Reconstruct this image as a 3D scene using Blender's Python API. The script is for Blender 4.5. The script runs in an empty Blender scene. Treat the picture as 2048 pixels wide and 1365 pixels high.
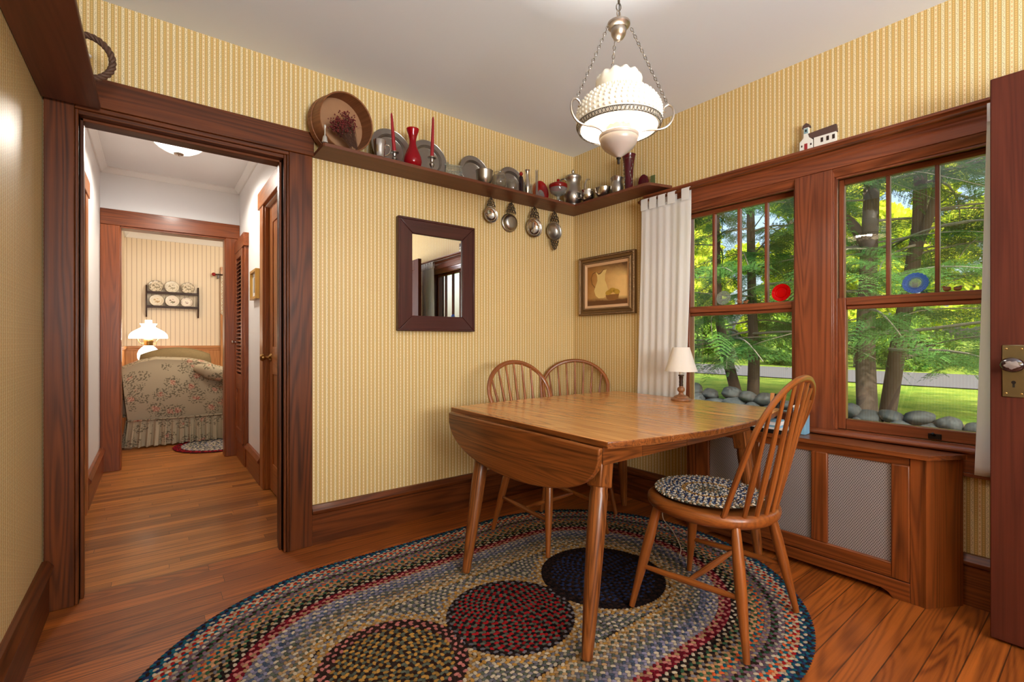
import bpy, bmesh, math, random
import numpy as np
from mathutils import Matrix, Vector
random.seed(7); np.random.seed(7)
PI = math.pi
SC = bpy.context.scene
COL = SC.collection
# ---------------------------------------------------------------- camera
cam_d = bpy.data.cameras.new('camera'); cam = bpy.data.objects.new('camera', cam_d); COL.objects.link(cam)
YAW = math.radians(52.61)
cam_d.sensor_width = 36.0; cam_d.lens = 36.0 * 937.0 / 2048.0
cam_d.clip_start = 0.05; cam_d.clip_end = 300
cam.location = (0, 0, 1.10); cam.rotation_euler = (PI/2, 0, YAW - PI/2)
SC.camera = cam
# ---------------------------------------------------------------- exposure, world, sun, added rear fill
SC.view_settings.view_transform = 'Standard'; SC.view_settings.look = 'None'
SC.view_settings.gamma = 1.0; SC.view_settings.use_curve_mapping = False
SC.view_settings.exposure = 0.38
SC.cycles.use_denoising = True
SC.cycles.max_bounces = 10; SC.cycles.diffuse_bounces = 5; SC.cycles.glossy_bounces = 4
SC.cycles.transparent_max_bounces = 24; SC.cycles.transmission_bounces = 6
SC.cycles.sample_clamp_indirect = 6.0; SC.cycles.caustics_reflective = False; SC.cycles.caustics_refractive = False
SC.cycles.use_adaptive_sampling = True; SC.cycles.adaptive_threshold = 0.02
world = bpy.data.worlds.new('world'); SC.world = world; world.use_nodes = True
wn = world.node_tree; wbg = wn.nodes['Background']
sky = wn.nodes.new('ShaderNodeTexSky'); sky.sky_type = 'NISHITA'; sky.sun_disc = False
sky.sun_elevation = math.radians(42); sky.sun_rotation = math.radians(200); sky.dust_density = 6.0
wn.links.new(sky.outputs[0], wbg.inputs[0]); wbg.inputs[1].default_value = 0.40
def light(name, kind, loc, power, color=(1,1,1), **kw):
    d = bpy.data.lights.new(name, kind); d.energy = power; d.color = color
    for k, v in kw.items(): setattr(d, k, v)
    o = bpy.data.objects.new(name, d); o.location = loc; COL.objects.link(o); return o
def aim(o, d): o.rotation_euler = Vector(d).to_track_quat('-Z', 'Y').to_euler()
sun = light('sun', 'SUN', (0, 0, 20), 5.2, (1, .93, .78), angle=math.radians(1.5)); aim(sun, (0.50, 0.52, -0.72))
# fill light added behind the camera, aimed up so the ceiling bounces it
rear = light('rear_window_daylight', 'AREA', (.5, -2.32, 1.5), 250, (.90, .95, 1), shape='RECTANGLE', size=1.6, size_y=1.5); aim(rear, (0, 1, 2.0))
# ---------------------------------------------------------------- frames
YB = 2.669
CN = Vector((2.657, 2.669, 0)); TH = math.radians(1.36)
WS = Vector((math.sin(TH), -math.cos(TH), 0)); WN = Vector((-math.cos(TH), -math.sin(TH), 0))
WM = Matrix(((-WS.x, WN.x, 0, CN.x), (-WS.y, WN.y, 0, CN.y), (0, 0, 1, 0), (0, 0, 0, 1)))   # local x = -s, y = n (into the room)
def wp(s, n, z=0): return CN + WS*s + WN*n + Vector((0, 0, z))
# ---------------------------------------------------------------- mesh helper
class G:
    def __init__(self, xf=None):
        self.v = []; self.f = []; self.s = []; self.m = []; self.g = []; self.c = []; self.xf = xf or Matrix(); self.col = None
    def add(self, vs, fs, g=0, smooth=False, mat=0, col=None):
        b = len(self.v)
        if isinstance(g, (int, float)):
            g = int(g); o = (random.uniform(-9, 9), random.uniform(-9, 9), random.uniform(-9, 9))
            gr = [(p[g]+o[0], p[(g+1) % 3]+o[1], p[(g+2) % 3]+o[2]) for p in vs]
        else: gr = g
        ident = self.xf == Matrix()
        for p, q in zip(vs, gr):
            if not ident:
                w = self.xf @ Vector(p); p = (w.x, w.y, w.z)
            self.v.append(tuple(p)); self.g.append(q); self.c.append(col or (1, 1, 1))
        for f in fs:
            self.f.append([i+b for i in f]); self.s.append(smooth); self.m.append(mat)
        return self
    def box(self, x0, x1, y0, y1, z0, z1, g=None, mat=0, col=None):
        if x0 > x1: x0, x1 = x1, x0
        if y0 > y1: y0, y1 = y1, y0
        if z0 > z1: z0, z1 = z1, z0
        if g is None:
            d = (x1-x0, y1-y0, z1-z0); g = d.index(max(d))
        vs = [(x0,y0,z0),(x1,y0,z0),(x1,y1,z0),(x0,y1,z0),(x0,y0,z1),(x1,y0,z1),(x1,y1,z1),(x0,y1,z1)]
        fs = [(3,2,1,0),(4,5,6,7),(0,1,5,4),(1,2,6,5),(2,3,7,6),(3,0,4,7)]
        return self.add(vs, fs, g, False, mat, col)
    def prism(self, poly, h0, h1, axis=2, g=0, mat=0, smooth=False, col=None):
        # poly in the plane of the other two axes (axis+1, axis+2)
        a = sum(poly[i][0]*poly[(i+1) % len(poly)][1] - poly[(i+1) % len(poly)][0]*poly[i][1] for i in range(len(poly)))
        if a < 0: poly = poly[::-1]
        if h0 > h1: h0, h1 = h1, h0
        n = len(poly); vs = []
        for h in (h0, h1):
            for p in poly:
                q = [0, 0, 0]; q[axis] = h; q[(axis+1) % 3] = p[0]; q[(axis+2) % 3] = p[1]; vs.append(tuple(q))
        fs = [tuple(range(n-1, -1, -1)), tuple(range(n, 2*n))]
        fs += [(i, (i+1) % n, n+(i+1) % n, n+i) for i in range(n)]
        return self.add(vs, fs, g, smooth, mat, col)
    def lathe(self, prof, n=24, c=(0,0,0), mat=0, rip=None, g=None, smooth=True, sx=1, sy=1, closed=False, col=None):
        vs = []; fs = []; k = len(prof)
        for j, (r, z) in enumerate(prof):
            for i in range(n):
                a = 2*PI*i/n; rr = r; zz = z
                if rip: rr, zz = rip(r, z, a, j)
                vs.append((c[0]+rr*math.cos(a)*sx, c[1]+rr*math.sin(a)*sy, c[2]+zz))
        for j in range(k-1):
            for i in range(n):
                fs.append((j*n+i, j*n+(i+1) % n, (j+1)*n+(i+1) % n, (j+1)*n+i))
        if closed:
            for i in range(n): fs.append(((k-1)*n+i, (k-1)*n+(i+1) % n, (i+1) % n, i))
        else:
            if prof[0][0] > 1e-5: fs.append(tuple(range(n-1, -1, -1)))
            if prof[-1][0] > 1e-5: fs.append(tuple((k-1)*n+i for i in range(n)))
        if g is None: g = 2
        return self.add(vs, fs, g, smooth, mat, col)
    def shell(self, prof, n=32, c=(0,0,0), mat=0, rip=None, sx=1, sy=1):
        return self.lathe(prof, n, c, mat, rip, None, True, sx, sy, closed=True)
    def tube(self, pts, r, n=8, mat=0, sq=(1,1), up=None, cap=True, smooth=True, closed=False, col=None):
        pts = [Vector(p) for p in pts]; k = len(pts)
        rs = r if isinstance(r, (list, tuple)) else [r]*k
        vs = []; gr = []; fs = []; L = 0; ref = Vector(up) if up else None
        o = (random.uniform(-9, 9), random.uniform(-9, 9), random.uniform(-9, 9)); prevx = None
        for j, p in enumerate(pts):
            if closed: t = (pts[(j+1) % k]-pts[j-1])
            else: t = pts[min(j+1, k-1)]-pts[max(j-1, 0)]
            t.normalize()
            if prevx is None:
                a = ref or (Vector((0,0,1)) if abs(t.z) < .9 else Vector((1,0,0)))
                x = (a - t*a.dot(t)).normalized()
            else: x = (prevx - t*prevx.dot(t)).normalized()
            if ref: x = (ref - t*ref.dot(t)).normalized()
            prevx = x; y = t.cross(x)
            if j: L += (pts[j]-pts[j-1]).length
            for i in range(n):
                a = 2*PI*i/n; w = p + x*(math.cos(a)*rs[j]*sq[0]) + y*(math.sin(a)*rs[j]*sq[1])
                vs.append((w.x, w.y, w.z)); gr.append((L+o[0], math.cos(a)*rs[j]*sq[0]+o[1], math.sin(a)*rs[j]*sq[1]+o[2]))
        kk = k if closed else k-1
        for j in range(kk):
            for i in range(n):
                j2 = (j+1) % k
                fs.append((j*n+i, j*n+(i+1) % n, j2*n+(i+1) % n, j2*n+i))
        if cap and not closed:
            fs.append(tuple(range(n-1, -1, -1))); fs.append(tuple((k-1)*n+i for i in range(n)))
        return self.add(vs, fs, gr, smooth, mat, col)
    def ball(self, c, r, n=14, mat=0, s=(1,1,1), col=None):
        vs = []; fs = []; m = max(6, n//2+1)
        for j in range(1, m):
            b = PI*j/m
            for i in range(n):
                a = 2*PI*i/n; vs.append((c[0]+r*s[0]*math.sin(b)*math.cos(a), c[1]+r*s[1]*math.sin(b)*math.sin(a), c[2]+r*s[2]*math.cos(b)))
        t = len(vs); vs.append((c[0], c[1], c[2]+r*s[2])); vs.append((c[0], c[1], c[2]-r*s[2]))
        for j in range(m-2):
            for i in range(n): fs.append((j*n+i, (j+1)*n+i, (j+1)*n+(i+1) % n, j*n+(i+1) % n))
        for i in range(n):
            fs.append((t, i, (i+1) % n)); fs.append((t+1, (m-2)*n+(i+1) % n, (m-2)*n+i))
        return self.add(vs, fs, 0, True, mat, col)
    def grid(self, fn, nu, nv, mat=0, smooth=True, g=None):
        vs = [fn(i/nu, j/nv) for j in range(nv+1) for i in range(nu+1)]
        fs = [(j*(nu+1)+i, j*(nu+1)+i+1, (j+1)*(nu+1)+i+1, (j+1)*(nu+1)+i) for j in range(nv) for i in range(nu)]
        gr = g if g is not None else 0
        if callable(gr): gr = [gr(i/nu, j/nv) for j in range(nv+1) for i in range(nu+1)]
        return self.add(vs, fs, gr, smooth, mat)
    def build(self, name, mats, parent=None, bevel=0, seg=2, sharp=35, sub=0, solid=0, loc=None, rz=0, mw=None):
        if not isinstance(mats, (list, tuple)): mats = [mats]
        me = bpy.data.meshes.new(name); me.from_pydata(self.v, [], self.f); me.validate()
        nf = len(me.polygons)
        if nf == len(self.f):
            me.polygons.foreach_set('use_smooth', self.s); me.polygons.foreach_set('material_index', self.m)
        at = me.attributes.new('grain', 'FLOAT_VECTOR', 'POINT'); at.data.foreach_set('vector', np.array(self.g, dtype=np.float32).ravel())
        if self.col:
            ca = me.attributes.new('col', 'FLOAT_COLOR', 'POINT')
            c4 = np.ones((len(self.v), 4), dtype=np.float32); c4[:, :3] = np.array(self.c); ca.data.foreach_set('color', c4.ravel())
        for m in mats: me.materials.append(M[m] if isinstance(m, str) else m)
        me.set_sharp_from_angle(angle=math.radians(sharp))
        o = bpy.data.objects.new(name, me); COL.objects.link(o)
        if parent is not None: o.parent = parent
        if loc is not None: o.location = loc
        if rz: o.rotation_euler = (0, 0, rz)
        if mw is not None: o.matrix_world = mw
        if solid:
            md = o.modifiers.new('solid', 'SOLIDIFY'); md.thickness = solid; md.offset = 0
        if bevel:
            md = o.modifiers.new('bevel', 'BEVEL'); md.width = bevel; md.segments = seg; md.limit_method = 'ANGLE'; md.angle_limit = math.radians(40)
        if sub:
            md = o.modifiers.new('sub', 'SUBSURF'); md.levels = sub; md.render_levels = sub
        return o
def tag(o, label=None, cat=None, group=None, kind=None):
    if label: o['label'] = label
    if cat: o['category'] = cat
    if group: o['group'] = group
    if kind: o['kind'] = kind
    return o
def thing(name, label, cat, loc=(0,0,0), rz=0, group=None, mw=None):
    o = bpy.data.objects.new(name, None); COL.objects.link(o); o.empty_display_size = .1
    if mw is not None: o.matrix_world = mw
    else: o.location = loc; o.rotation_euler = (0, 0, rz)
    return tag(o, label, cat, group)
def wframe(s, n, z): return WM @ Matrix.Translation((-s, n, z))
def copy_tree(o, parent=None):
    c = o.copy(); COL.objects.link(c)
    if parent is not None: c.parent = parent
    for ch in list(o.children): copy_tree(ch, c)
    return c
def struct(o, label): return tag(o, label, 'room' if o.name.split('_')[0] not in ('window', 'door') else o.name.split('_')[0], None, 'structure')
def rrect(w, h, r, n=5):
    pts = []
    for cx, cy, a0 in ((w/2-r, h/2-r, 0), (-w/2+r, h/2-r, 90), (-w/2+r, -h/2+r, 180), (w/2-r, -h/2+r, 270)):
        for i in range(n+1):
            a = math.radians(a0+90*i/n); pts.append((cx+r*math.cos(a), cy+r*math.sin(a)))
    return pts
def spline(pts, k=8):
    P = [Vector(p) for p in pts]; out = []
    for i in range(len(P)-1):
        p0 = P[max(i-1, 0)]; p1 = P[i]; p2 = P[i+1]; p3 = P[min(i+2, len(P)-1)]
        for j in range(k):
            t = j/k
            out.append(.5*((2*p1)+(p2-p0)*t+(2*p0-5*p1+4*p2-p3)*t*t+(-p0+3*p1-3*p2+p3)*t**3))
    out.append(P[-1]); return [tuple(p) for p in out]
# ---------------------------------------------------------------- materials
def lin(r, g, b):
    f = lambda c: (c/255/12.92) if c/255 <= .04045 else ((c/255+.055)/1.055)**2.4
    return (f(r), f(g), f(b), 1)
M = {}
class N:
    """node-tree helper"""
    def __init__(self, name):
        self.mat = bpy.data.materials.new(name); self.mat.use_nodes = True
        self.t = self.mat.node_tree; self.b = self.t.nodes['Principled BSDF']; self.out = self.t.nodes['Material Output']
        M[name] = self.mat
    def nd(self, typ, **kw):
        n = self.t.nodes.new(typ)
        for k, v in kw.items(): setattr(n, k, v)
        return n
    def lk(self, a, b): self.t.links.new(a, b)
    def put(self, sock, v):
        if hasattr(v, 'is_output') or hasattr(v, 'links'): self.lk(v, sock)
        else: sock.default_value = v
    def m(self, op, a, b=0.0, c=0.0, clamp=False):
        n = self.nd('ShaderNodeMath', operation=op, use_clamp=clamp)
        for i, v in enumerate((a, b, c)): self.put(n.inputs[i], v)
        return n.outputs[0]
    def attr(self, name='grain'):
        n = self.nd('ShaderNodeAttribute', attribute_name=name); return n
    def sep(self, v):
        n = self.nd('ShaderNodeSeparateXYZ'); self.lk(v, n.inputs[0]); return n.outputs
    def comb(self, x=0, y=0, z=0):
        n = self.nd('ShaderNodeCombineXYZ')
        for i, v in enumerate((x, y, z)): self.put(n.inputs[i], v)
        return n.outputs[0]
    def vmul(self, v, s):
        n = self.nd('ShaderNodeVectorMath', operation='MULTIPLY'); self.lk(v, n.inputs[0]); n.inputs[1].default_value = s; return n.outputs[0]
    def noise(self, v, scale=1, detail=2, rough=.5, dist=0):
        n = self.nd('ShaderNodeTexNoise'); self.lk(v, n.inputs['Vector']); n.inputs['Scale'].default_value = scale
        n.inputs['Detail'].default_value = detail; n.inputs['Roughness'].default_value = rough; n.inputs['Distortion'].default_value = dist
        return n.outputs[0]
    def white(self, v):
        n = self.nd('ShaderNodeTexWhiteNoise', noise_dimensions='3D'); self.lk(v, n.inputs[0]); return n.outputs['Value']
    def mix(self, f, a, b, mode='MIX'):
        n = self.nd('ShaderNodeMix', data_type='RGBA', blend_type=mode)
        self.put(n.inputs[0], f); self.put(n.inputs[6], a); self.put(n.inputs[7], b); return n.outputs[2]
    def ramp(self, f, stops):
        n = self.nd('ShaderNodeValToRGB'); self.put(n.inputs[0], f); e = n.color_ramp.elements
        while len(e) < len(stops): e.new(.5)
        for x, (p, c) in zip(e, stops): x.position = p; x.color = c
        return n.outputs[0]
    def step(self, x, lo, hi):
        n = self.nd('ShaderNodeMapRange', clamp=True); self.put(n.inputs[0], x); n.inputs[1].default_value = lo; n.inputs[2].default_value = hi; return n.outputs[0]
    def fin(self, color=None, rough=.5, metal=0, coat=0, bump=None, bs=.1, spec=.5, emis=None, est=0, dist=.002):
        b = self.b
        if color is not None: self.put(b.inputs['Base Color'], color)
        self.put(b.inputs['Roughness'], rough); b.inputs['Metallic'].default_value = metal
        b.inputs['Specular IOR Level'].default_value = spec
        b.inputs['Coat Weight'].default_value = coat; b.inputs['Coat Roughness'].default_value = .12
        if bump is not None:
            n = self.nd('ShaderNodeBump'); n.inputs['Strength'].default_value = bs; n.inputs['Distance'].default_value = dist
            self.lk(bump, n.inputs['Height']); self.lk(n.outputs[0], b.inputs['Normal'])
        if emis is not None:
            b.inputs['Emission Color'].default_value = emis; b.inputs['Emission Strength'].default_value = est
        return self.mat
def woodcol(k, v, light, dark, sc=1.0, ring=.6, K=7, streak=.5):
    n = k.noise(k.vmul(v, (.42*sc, 6.5*sc, 6.5*sc)), 1.0, 1.5, .45, .2)
    t = k.m('POWER', k.m('ADD', .5, k.m('MULTIPLY', k.m('SINE', k.m('MULTIPLY', n, K*2*PI*2.9)), .5)), 1.6)
    b = k.noise(k.vmul(v, (2.2*sc, 120*sc, 120*sc)), 1.0, 4, .65)
    b2 = k.noise(k.vmul(v, (1.1*sc, 34*sc, 34*sc)), 1.0, 3, .6)
    c = k.noise(k.vmul(v, (.8, 3, 3)), 1.0, 2, .5)
    f = k.m('ADD', k.m('MULTIPLY', t, ring*.7), k.m('MULTIPLY', k.m('SUBTRACT', b, .5), streak*2.0))
    f = k.m('ADD', f, k.m('MULTIPLY', k.m('SUBTRACT', b2, .5), streak*1.5))
    f = k.m('ADD', f, k.m('MULTIPLY', k.m('SUBTRACT', c, .5), .8))
    f = k.m('ADD', f, .22, clamp=True)
    return k.mix(f, light, dark), f
def wood(name, light, dark, sc=1.0, ring=.6, K=7, streak=.5, rough=.34, coat=.25, bs=.08, spec=.3):
    k = N(name); at = k.attr().outputs['Vector']
    col, f = woodcol(k, at, lin(*light), lin(*dark), sc, ring, K, streak)
    return k.fin(col, rough, 0, coat, f, bs, spec)
wood('trim_wood', (107,54,21), (45,20,7), rough=.4, coat=.04, spec=.22)
wood('window_wood', (142,76,44), (74,34,19), ring=.5, rough=.34, coat=.2)
wood('shelf_wood', (112,64,40), (66,34,22), ring=.25, streak=.35, rough=.45, coat=.05)
wood('mirror_wood', (72,34,28), (44,20,17), ring=.3, rough=.35, coat=.15)
wood('door_wood', (92,44,30), (56,25,18), ring=.3, streak=.45, rough=.55, coat=0, spec=.12)
wood('hall_light', (180,112,60), (124,72,34), ring=.4, rough=.36, coat=.1, spec=.25)  # orange-tan door wood; on the casings it also carries painted lamp light
wood('hall_trim', (146,74,29), (74,33,11), ring=.4, rough=.34, coat=.15)
wood('oak', (222,158,94), (158,98,50), sc=1.3, ring=.5, K=8, streak=.7, rough=.24, coat=.4)
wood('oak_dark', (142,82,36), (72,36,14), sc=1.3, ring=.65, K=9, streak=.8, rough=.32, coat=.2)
wood('chair_wood', (152,86,36), (90,46,18), sc=1.2, ring=.4, K=6, streak=.6, rough=.3, coat=.3)
wood('radiator_wood', (134,70,29), (64,29,11), ring=.55, K=7, rough=.34, coat=.2)
wood('pine', (196,138,84), (150,92,50), ring=.4, rough=.45, coat=.1)
wood('lamp_wood', (150,100,62), (94,54,30), ring=.3, rough=.35, coat=.2)
wood('sieve_wood', (146,96,60), (92,54,32), ring=.25, rough=.55, coat=0)
wood('dark_wood', (62,38,26), (34,20,14), ring=.3, rough=.45, coat=.05)
# planked floors
def planks(name, w, L, light, dark, K, ring, rough, coat, tint):
    k = N(name); at = k.attr().outputs['Vector']; x, y, z = k.sep(at)
    row = k.m('FLOOR', k.m('DIVIDE', y, w)); r1 = k.white(k.comb(row, 3.7, 0))
    xs = k.m('ADD', x, k.m('MULTIPLY', r1, L*3)); seg = k.m('FLOOR', k.m('DIVIDE', xs, L))
    r2 = k.white(k.comb(row, seg, 5.1))
    vec = k.comb(k.m('ADD', x, k.m('MULTIPLY', r2, 31)), k.m('ADD', y, k.m('MULTIPLY', r2, 7)), k.m('MULTIPLY', r2, 53))
    col, f = woodcol(k, vec, lin(*light), lin(*dark), 1.0, ring, K, .5)
    col = k.mix(k.m('MULTIPLY', k.m('SUBTRACT', r2, .3, clamp=True), tint), col, lin(*dark))
    fy = k.m('FRACT', k.m('DIVIDE', y, w)); gap = k.m('LESS_THAN', k.m('MINIMUM', fy, k.m('SUBTRACT', 1.0, fy)), .0019/w)
    fx = k.m('FRACT', k.m('DIVIDE', xs, L)); gx = k.m('LESS_THAN', fx, .002/L); gap = k.m('MAXIMUM', gap, gx)
    col = k.mix(k.m('MULTIPLY', gap, .75), col, (.012, .006, .003, 1))
    wear = k.noise(k.vmul(at, (2.2, 2.2, 1)), 1, 4, .6)
    rg = k.m('ADD', rough-.06, k.m('MULTIPLY', wear, .14))
    h = k.m('SUBTRACT', k.m('MULTIPLY', f, .25), gap)
    return k.fin(col, rg, 0, coat, h, .12)
planks('floor_fir', .083, 2.6, (184,100,36), (88,39,12), 10, .65, .4, .05, .8)
planks('floor_oak', .055, 1.1, (196,121,50), (106,57,20), 5, .45, .36, .1, 1.0)
# striped wallpaper: grain = (distance along the wall, height, 0)
def wallpaper():
    k = N('wallpaper'); at = k.attr().outputs['Vector']; x, z, _ = k.sep(at)
    P = .0455; p = k.m('FRACT', k.m('DIVIDE', x, P))
    A = lin(230,208,160); B = lin(233,214,170); T = lin(194,160,94); D = lin(116,102,50)
    isT = k.m('GREATER_THAN', k.m('FRACT', k.m('MULTIPLY', p, 2)), .5)
    isB = k.m('GREATER_THAN', p, .5)
    col = k.mix(isB, A, B); col = k.mix(isT, col, T)
    q = k.m('FRACT', k.m('MULTIPLY', p, 4))            # inside each band
    edge = k.m('MINIMUM', q, k.m('SUBTRACT', 1.0, q)); col = k.mix(k.m('MULTIPLY', k.m('LESS_THAN', edge, .07), .62), col, D)
    qc = k.m('ABSOLUTE', k.m('SUBTRACT', q, .5))
    # light beads on the tan bands
    zb = k.m('ABSOLUTE', k.m('SUBTRACT', k.m('FRACT', k.m('DIVIDE', z, .0092)), .5))
    bead = k.m('LESS_THAN', k.m('ADD', k.m('MULTIPLY', qc, qc), k.m('MULTIPLY', k.m('MULTIPLY', zb, zb), .66)), .045)
    col = k.mix(k.m('MULTIPLY', k.m('MULTIPLY', bead, isT), .7), col, lin(226,192,128))
    notT = k.m('SUBTRACT', 1.0, isT)
    # small orange sprigs on the plain cream bands
    zs = k.m('SUBTRACT', k.m('FRACT', k.m('DIVIDE', z, .0185)), .5)
    leaf = k.m('ADD', k.m('ABSOLUTE', k.m('SUBTRACT', qc, k.m('ABSOLUTE', k.m('MULTIPLY', zs, .8)))), k.m('MULTIPLY', k.m('ABSOLUTE', zs), .25))
    sp = k.m('MULTIPLY', k.m('LESS_THAN', leaf, .14), k.m('LESS_THAN', k.m('ABSOLUTE', zs), .32))
    sp = k.m('MULTIPLY', sp, k.m('MULTIPLY', notT, k.m('SUBTRACT', 1.0, isB)))
    col = k.mix(k.m('MULTIPLY', sp, .55), col, lin(192,128,58))
    # black scrolling vine on the other cream bands
    sn = k.m('MULTIPLY', k.m('SINE', k.m('MULTIPLY', z, 2*PI/.021)), .2)
    vn = k.m('LESS_THAN', k.m('ABSOLUTE', k.m('SUBTRACT', k.m('SUBTRACT', q, .5), sn)), .07)
    br = k.m('GREATER_THAN', k.noise(k.vmul(at, (420, 420, 1)), 1, 0), .47)
    sn2 = k.m('MULTIPLY', k.m('COSINE', k.m('MULTIPLY', z, 4*PI/.021)), .22)
    v2 = k.m('LESS_THAN', k.m('ABSOLUTE', k.m('SUBTRACT', k.m('SUBTRACT', q, .5), sn2)), .05)
    vv = k.m('MULTIPLY', k.m('MAXIMUM', vn, v2), k.m('MULTIPLY', br, k.m('MULTIPLY', notT, isB)))
    col = k.mix(k.m('MULTIPLY', vv, .72), col, lin(70,64,50))
    # faint age stains
    st = k.step(k.noise(k.vmul(at, (1.3, 2.2, 1)), 1, 5, .6), .62, .8)
    col = k.mix(k.m('MULTIPLY', st, .18), col, lin(170,120,60))
    return k.fin(col, .44, 0, 0, isT, .05, spec=.35)
wallpaper()
def plain(name, c, rough=.5, metal=0, coat=0, nb=0, nscale=40, spec=.5, var=0, emis=None, est=0):
    k = N(name); col = lin(*c)
    bump = None
    if nb or var:
        tc = k.nd('ShaderNodeTexCoord').outputs['Object']; n = k.noise(tc, nscale, 4, .6)
        if var: col = k.mix(k.m('MULTIPLY', n, var), col, (col[0]*.35, col[1]*.35, col[2]*.35, 1))
        if nb: bump = n
    return k.fin(col, rough, metal, coat, bump, nb or .1, spec, emis, est)
plain('ceiling_paint', (228,236,246), .7, nb=.15, nscale=6, spec=.2)
plain('white_paint', (232,231,230), .55, nb=.05, nscale=30, spec=.3)
plain('white_trim', (236,235,232), .4)
plain('pewter', (176,170,162), .32, 1, nb=.02, nscale=60, var=.15)
plain('pewter_bright', (206,200,192), .16, 1, var=.1, nscale=30)
plain('pewter_dark', (120,112,100), .38, 1, nb=.3, nscale=90, var=.3)
plain('brass', (176,140,84), .28, 1)
plain('old_brass', (132,120,92), .35, 1, nb=.06, nscale=50, var=.25)
plain('lamp_metal', (176,164,150), .3, 1)
plain('chain_metal', (128,120,110), .3, 1)
plain('dark_metal', (40,32,28), .45, .8)
plain('black', (18,16,16), .4)
plain('candle_red', (150,26,34), .4, coat=.1)
plain('paper_white', (232,230,224), .6)
plain('paper_blue', (120,168,196), .5)
plain('bell_white', (200,196,188), .35, .6)
plain('curtain_cloth', (240,236,226), .8, nb=.1, nscale=300, spec=.1)
plain('knob_dark', (46,28,26), .16, coat=.5)
plain('knob_grey', (150,140,136), .4, .4, var=.4, nscale=120)
plain('red_glaze', (150,20,24), .2)
plain('gold_frame', (196,150,72), .35, .7)
plain('picture_grey', (150,146,140), .5, var=.8, nscale=9)
plain('green_card', (88,96,52), .6)
plain('church_white', (226,222,212), .5)
plain('church_roof', (82,58,50), .6)
plain('church_teal', (128,160,166), .5)
plain('ornate', (136,104,68), .36, .6, nb=.5, nscale=110, var=.75)
plain('linen', (214,172,130), .7)
plain('sieve_mesh', (168,122,84), .85, var=.4, nscale=12)
plain('cord', (206,196,178), .5)
plain('vine', (92,62,44), .7, nb=.4, nscale=120, var=.4)
plain('twig', (84,52,34), .8)
plain('dried_red', (110,26,20), .8, var=.6, nscale=80)
plain('stone', (66,71,73), .85, nb=.5, nscale=7, var=.5)
plain('asphalt', (86,84,88), .9, nb=.2, nscale=20, var=.15)
plain('bark', (92,78,68), .95, nb=1.0, nscale=11, var=.6)
plain('branch_grey', (150,140,126), .9, var=.4, nscale=12)
plain('soil', (96,78,56), .95, nb=.5, nscale=6, var=.5)
plain('lace', (226,216,194), .9, spec=.1)
plain('cushion_tan', (136,116,82), .9, var=.5, nscale=60, spec=.1)
plain('side_white', (222,218,208), .5)
plain('white_plate', (226,220,206), .3, var=.0)
def lampshade():
    k = N('fabric_shade'); k.fin(lin(248,244,238), .8, spec=.1)
    tr = k.nd('ShaderNodeBsdfTranslucent'); tr.inputs[0].default_value = lin(238,228,208); mx = k.nd('ShaderNodeMixShader'); mx.inputs[0].default_value = .4
    k.lk(k.b.outputs[0], mx.inputs[1]); k.lk(tr.outputs[0], mx.inputs[2]); k.lk(mx.outputs[0], k.out.inputs[0])
lampshade()
def sheer():
    k = N('curtain_sheer'); at = k.attr().outputs['Vector']
    w = k.noise(k.vmul(at, (300, 300, 300)), 1, 1)
    k.fin(lin(252,250,247), .85, spec=.05, bump=w, bs=.05)
    tr = k.nd('ShaderNodeBsdfTranslucent'); tr.inputs[0].default_value = lin(236,234,230); mx = k.nd('ShaderNodeMixShader'); mx.inputs[0].default_value = .45
    k.lk(k.b.outputs[0], mx.inputs[1]); k.lk(tr.outputs[0], mx.inputs[2]); k.lk(mx.outputs[0], k.out.inputs[0])
sheer()
def glass(name, tint=(255,255,255), refl=1.0, rough=.0, ior=1.45, body=0, bodycol=(255,255,255), wob=0):
    k = N(name); fr = k.nd('ShaderNodeFresnel'); fr.inputs[0].default_value = ior
    tr = k.nd('ShaderNodeBsdfTransparent'); tr.inputs[0].default_value = lin(*tint)
    gl = k.nd('ShaderNodeBsdfGlossy'); gl.inputs['Roughness'].default_value = rough
    first = tr.outputs[0]
    if body:
        df = k.nd('ShaderNodeBsdfTranslucent'); df.inputs[0].default_value = lin(*bodycol); m0 = k.nd('ShaderNodeMixShader'); m0.inputs[0].default_value = body
        k.lk(tr.outputs[0], m0.inputs[1]); d2 = k.nd('ShaderNodeBsdfDiffuse'); d2.inputs[0].default_value = lin(*bodycol); ad = k.nd('ShaderNodeMixShader'); ad.inputs[0].default_value = .5; k.lk(df.outputs[0], ad.inputs[1]); k.lk(d2.outputs[0], ad.inputs[2]); k.lk(ad.outputs[0], m0.inputs[2]); first = m0.outputs[0]
    mx = k.nd('ShaderNodeMixShader'); geo = k.nd('ShaderNodeNewGeometry')
    k.lk(k.m('MULTIPLY', k.m('MULTIPLY', fr.outputs[0], refl, clamp=True), k.m('SUBTRACT', 1.0, geo.outputs['Backfacing'])), mx.inputs[0])
    if wob:
        tc = k.nd('ShaderNodeTexCoord').outputs['Object']; n = k.noise(tc, 90, 2); bp = k.nd('ShaderNodeBump'); bp.inputs['Strength'].default_value = wob; bp.inputs['Distance'].default_value = .004
        k.lk(n, bp.inputs['Height']); k.lk(bp.outputs[0], gl.inputs['Normal']); k.lk(bp.outputs[0], fr.inputs['Normal'])
    k.lk(first, mx.inputs[1]); k.lk(gl.outputs[0], mx.inputs[2]); k.lk(mx.outputs[0], k.out.inputs[0])
glass('window_glass', (251,253,251), 3.2)
glass('clear_glass', (234,232,226), 1.6, .04, body=.14, bodycol=(228,222,210), wob=.03)
glass('ruby_glass', (235,40,60), 1.0, .03, body=.62, bodycol=(196,18,40), wob=.1)
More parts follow.
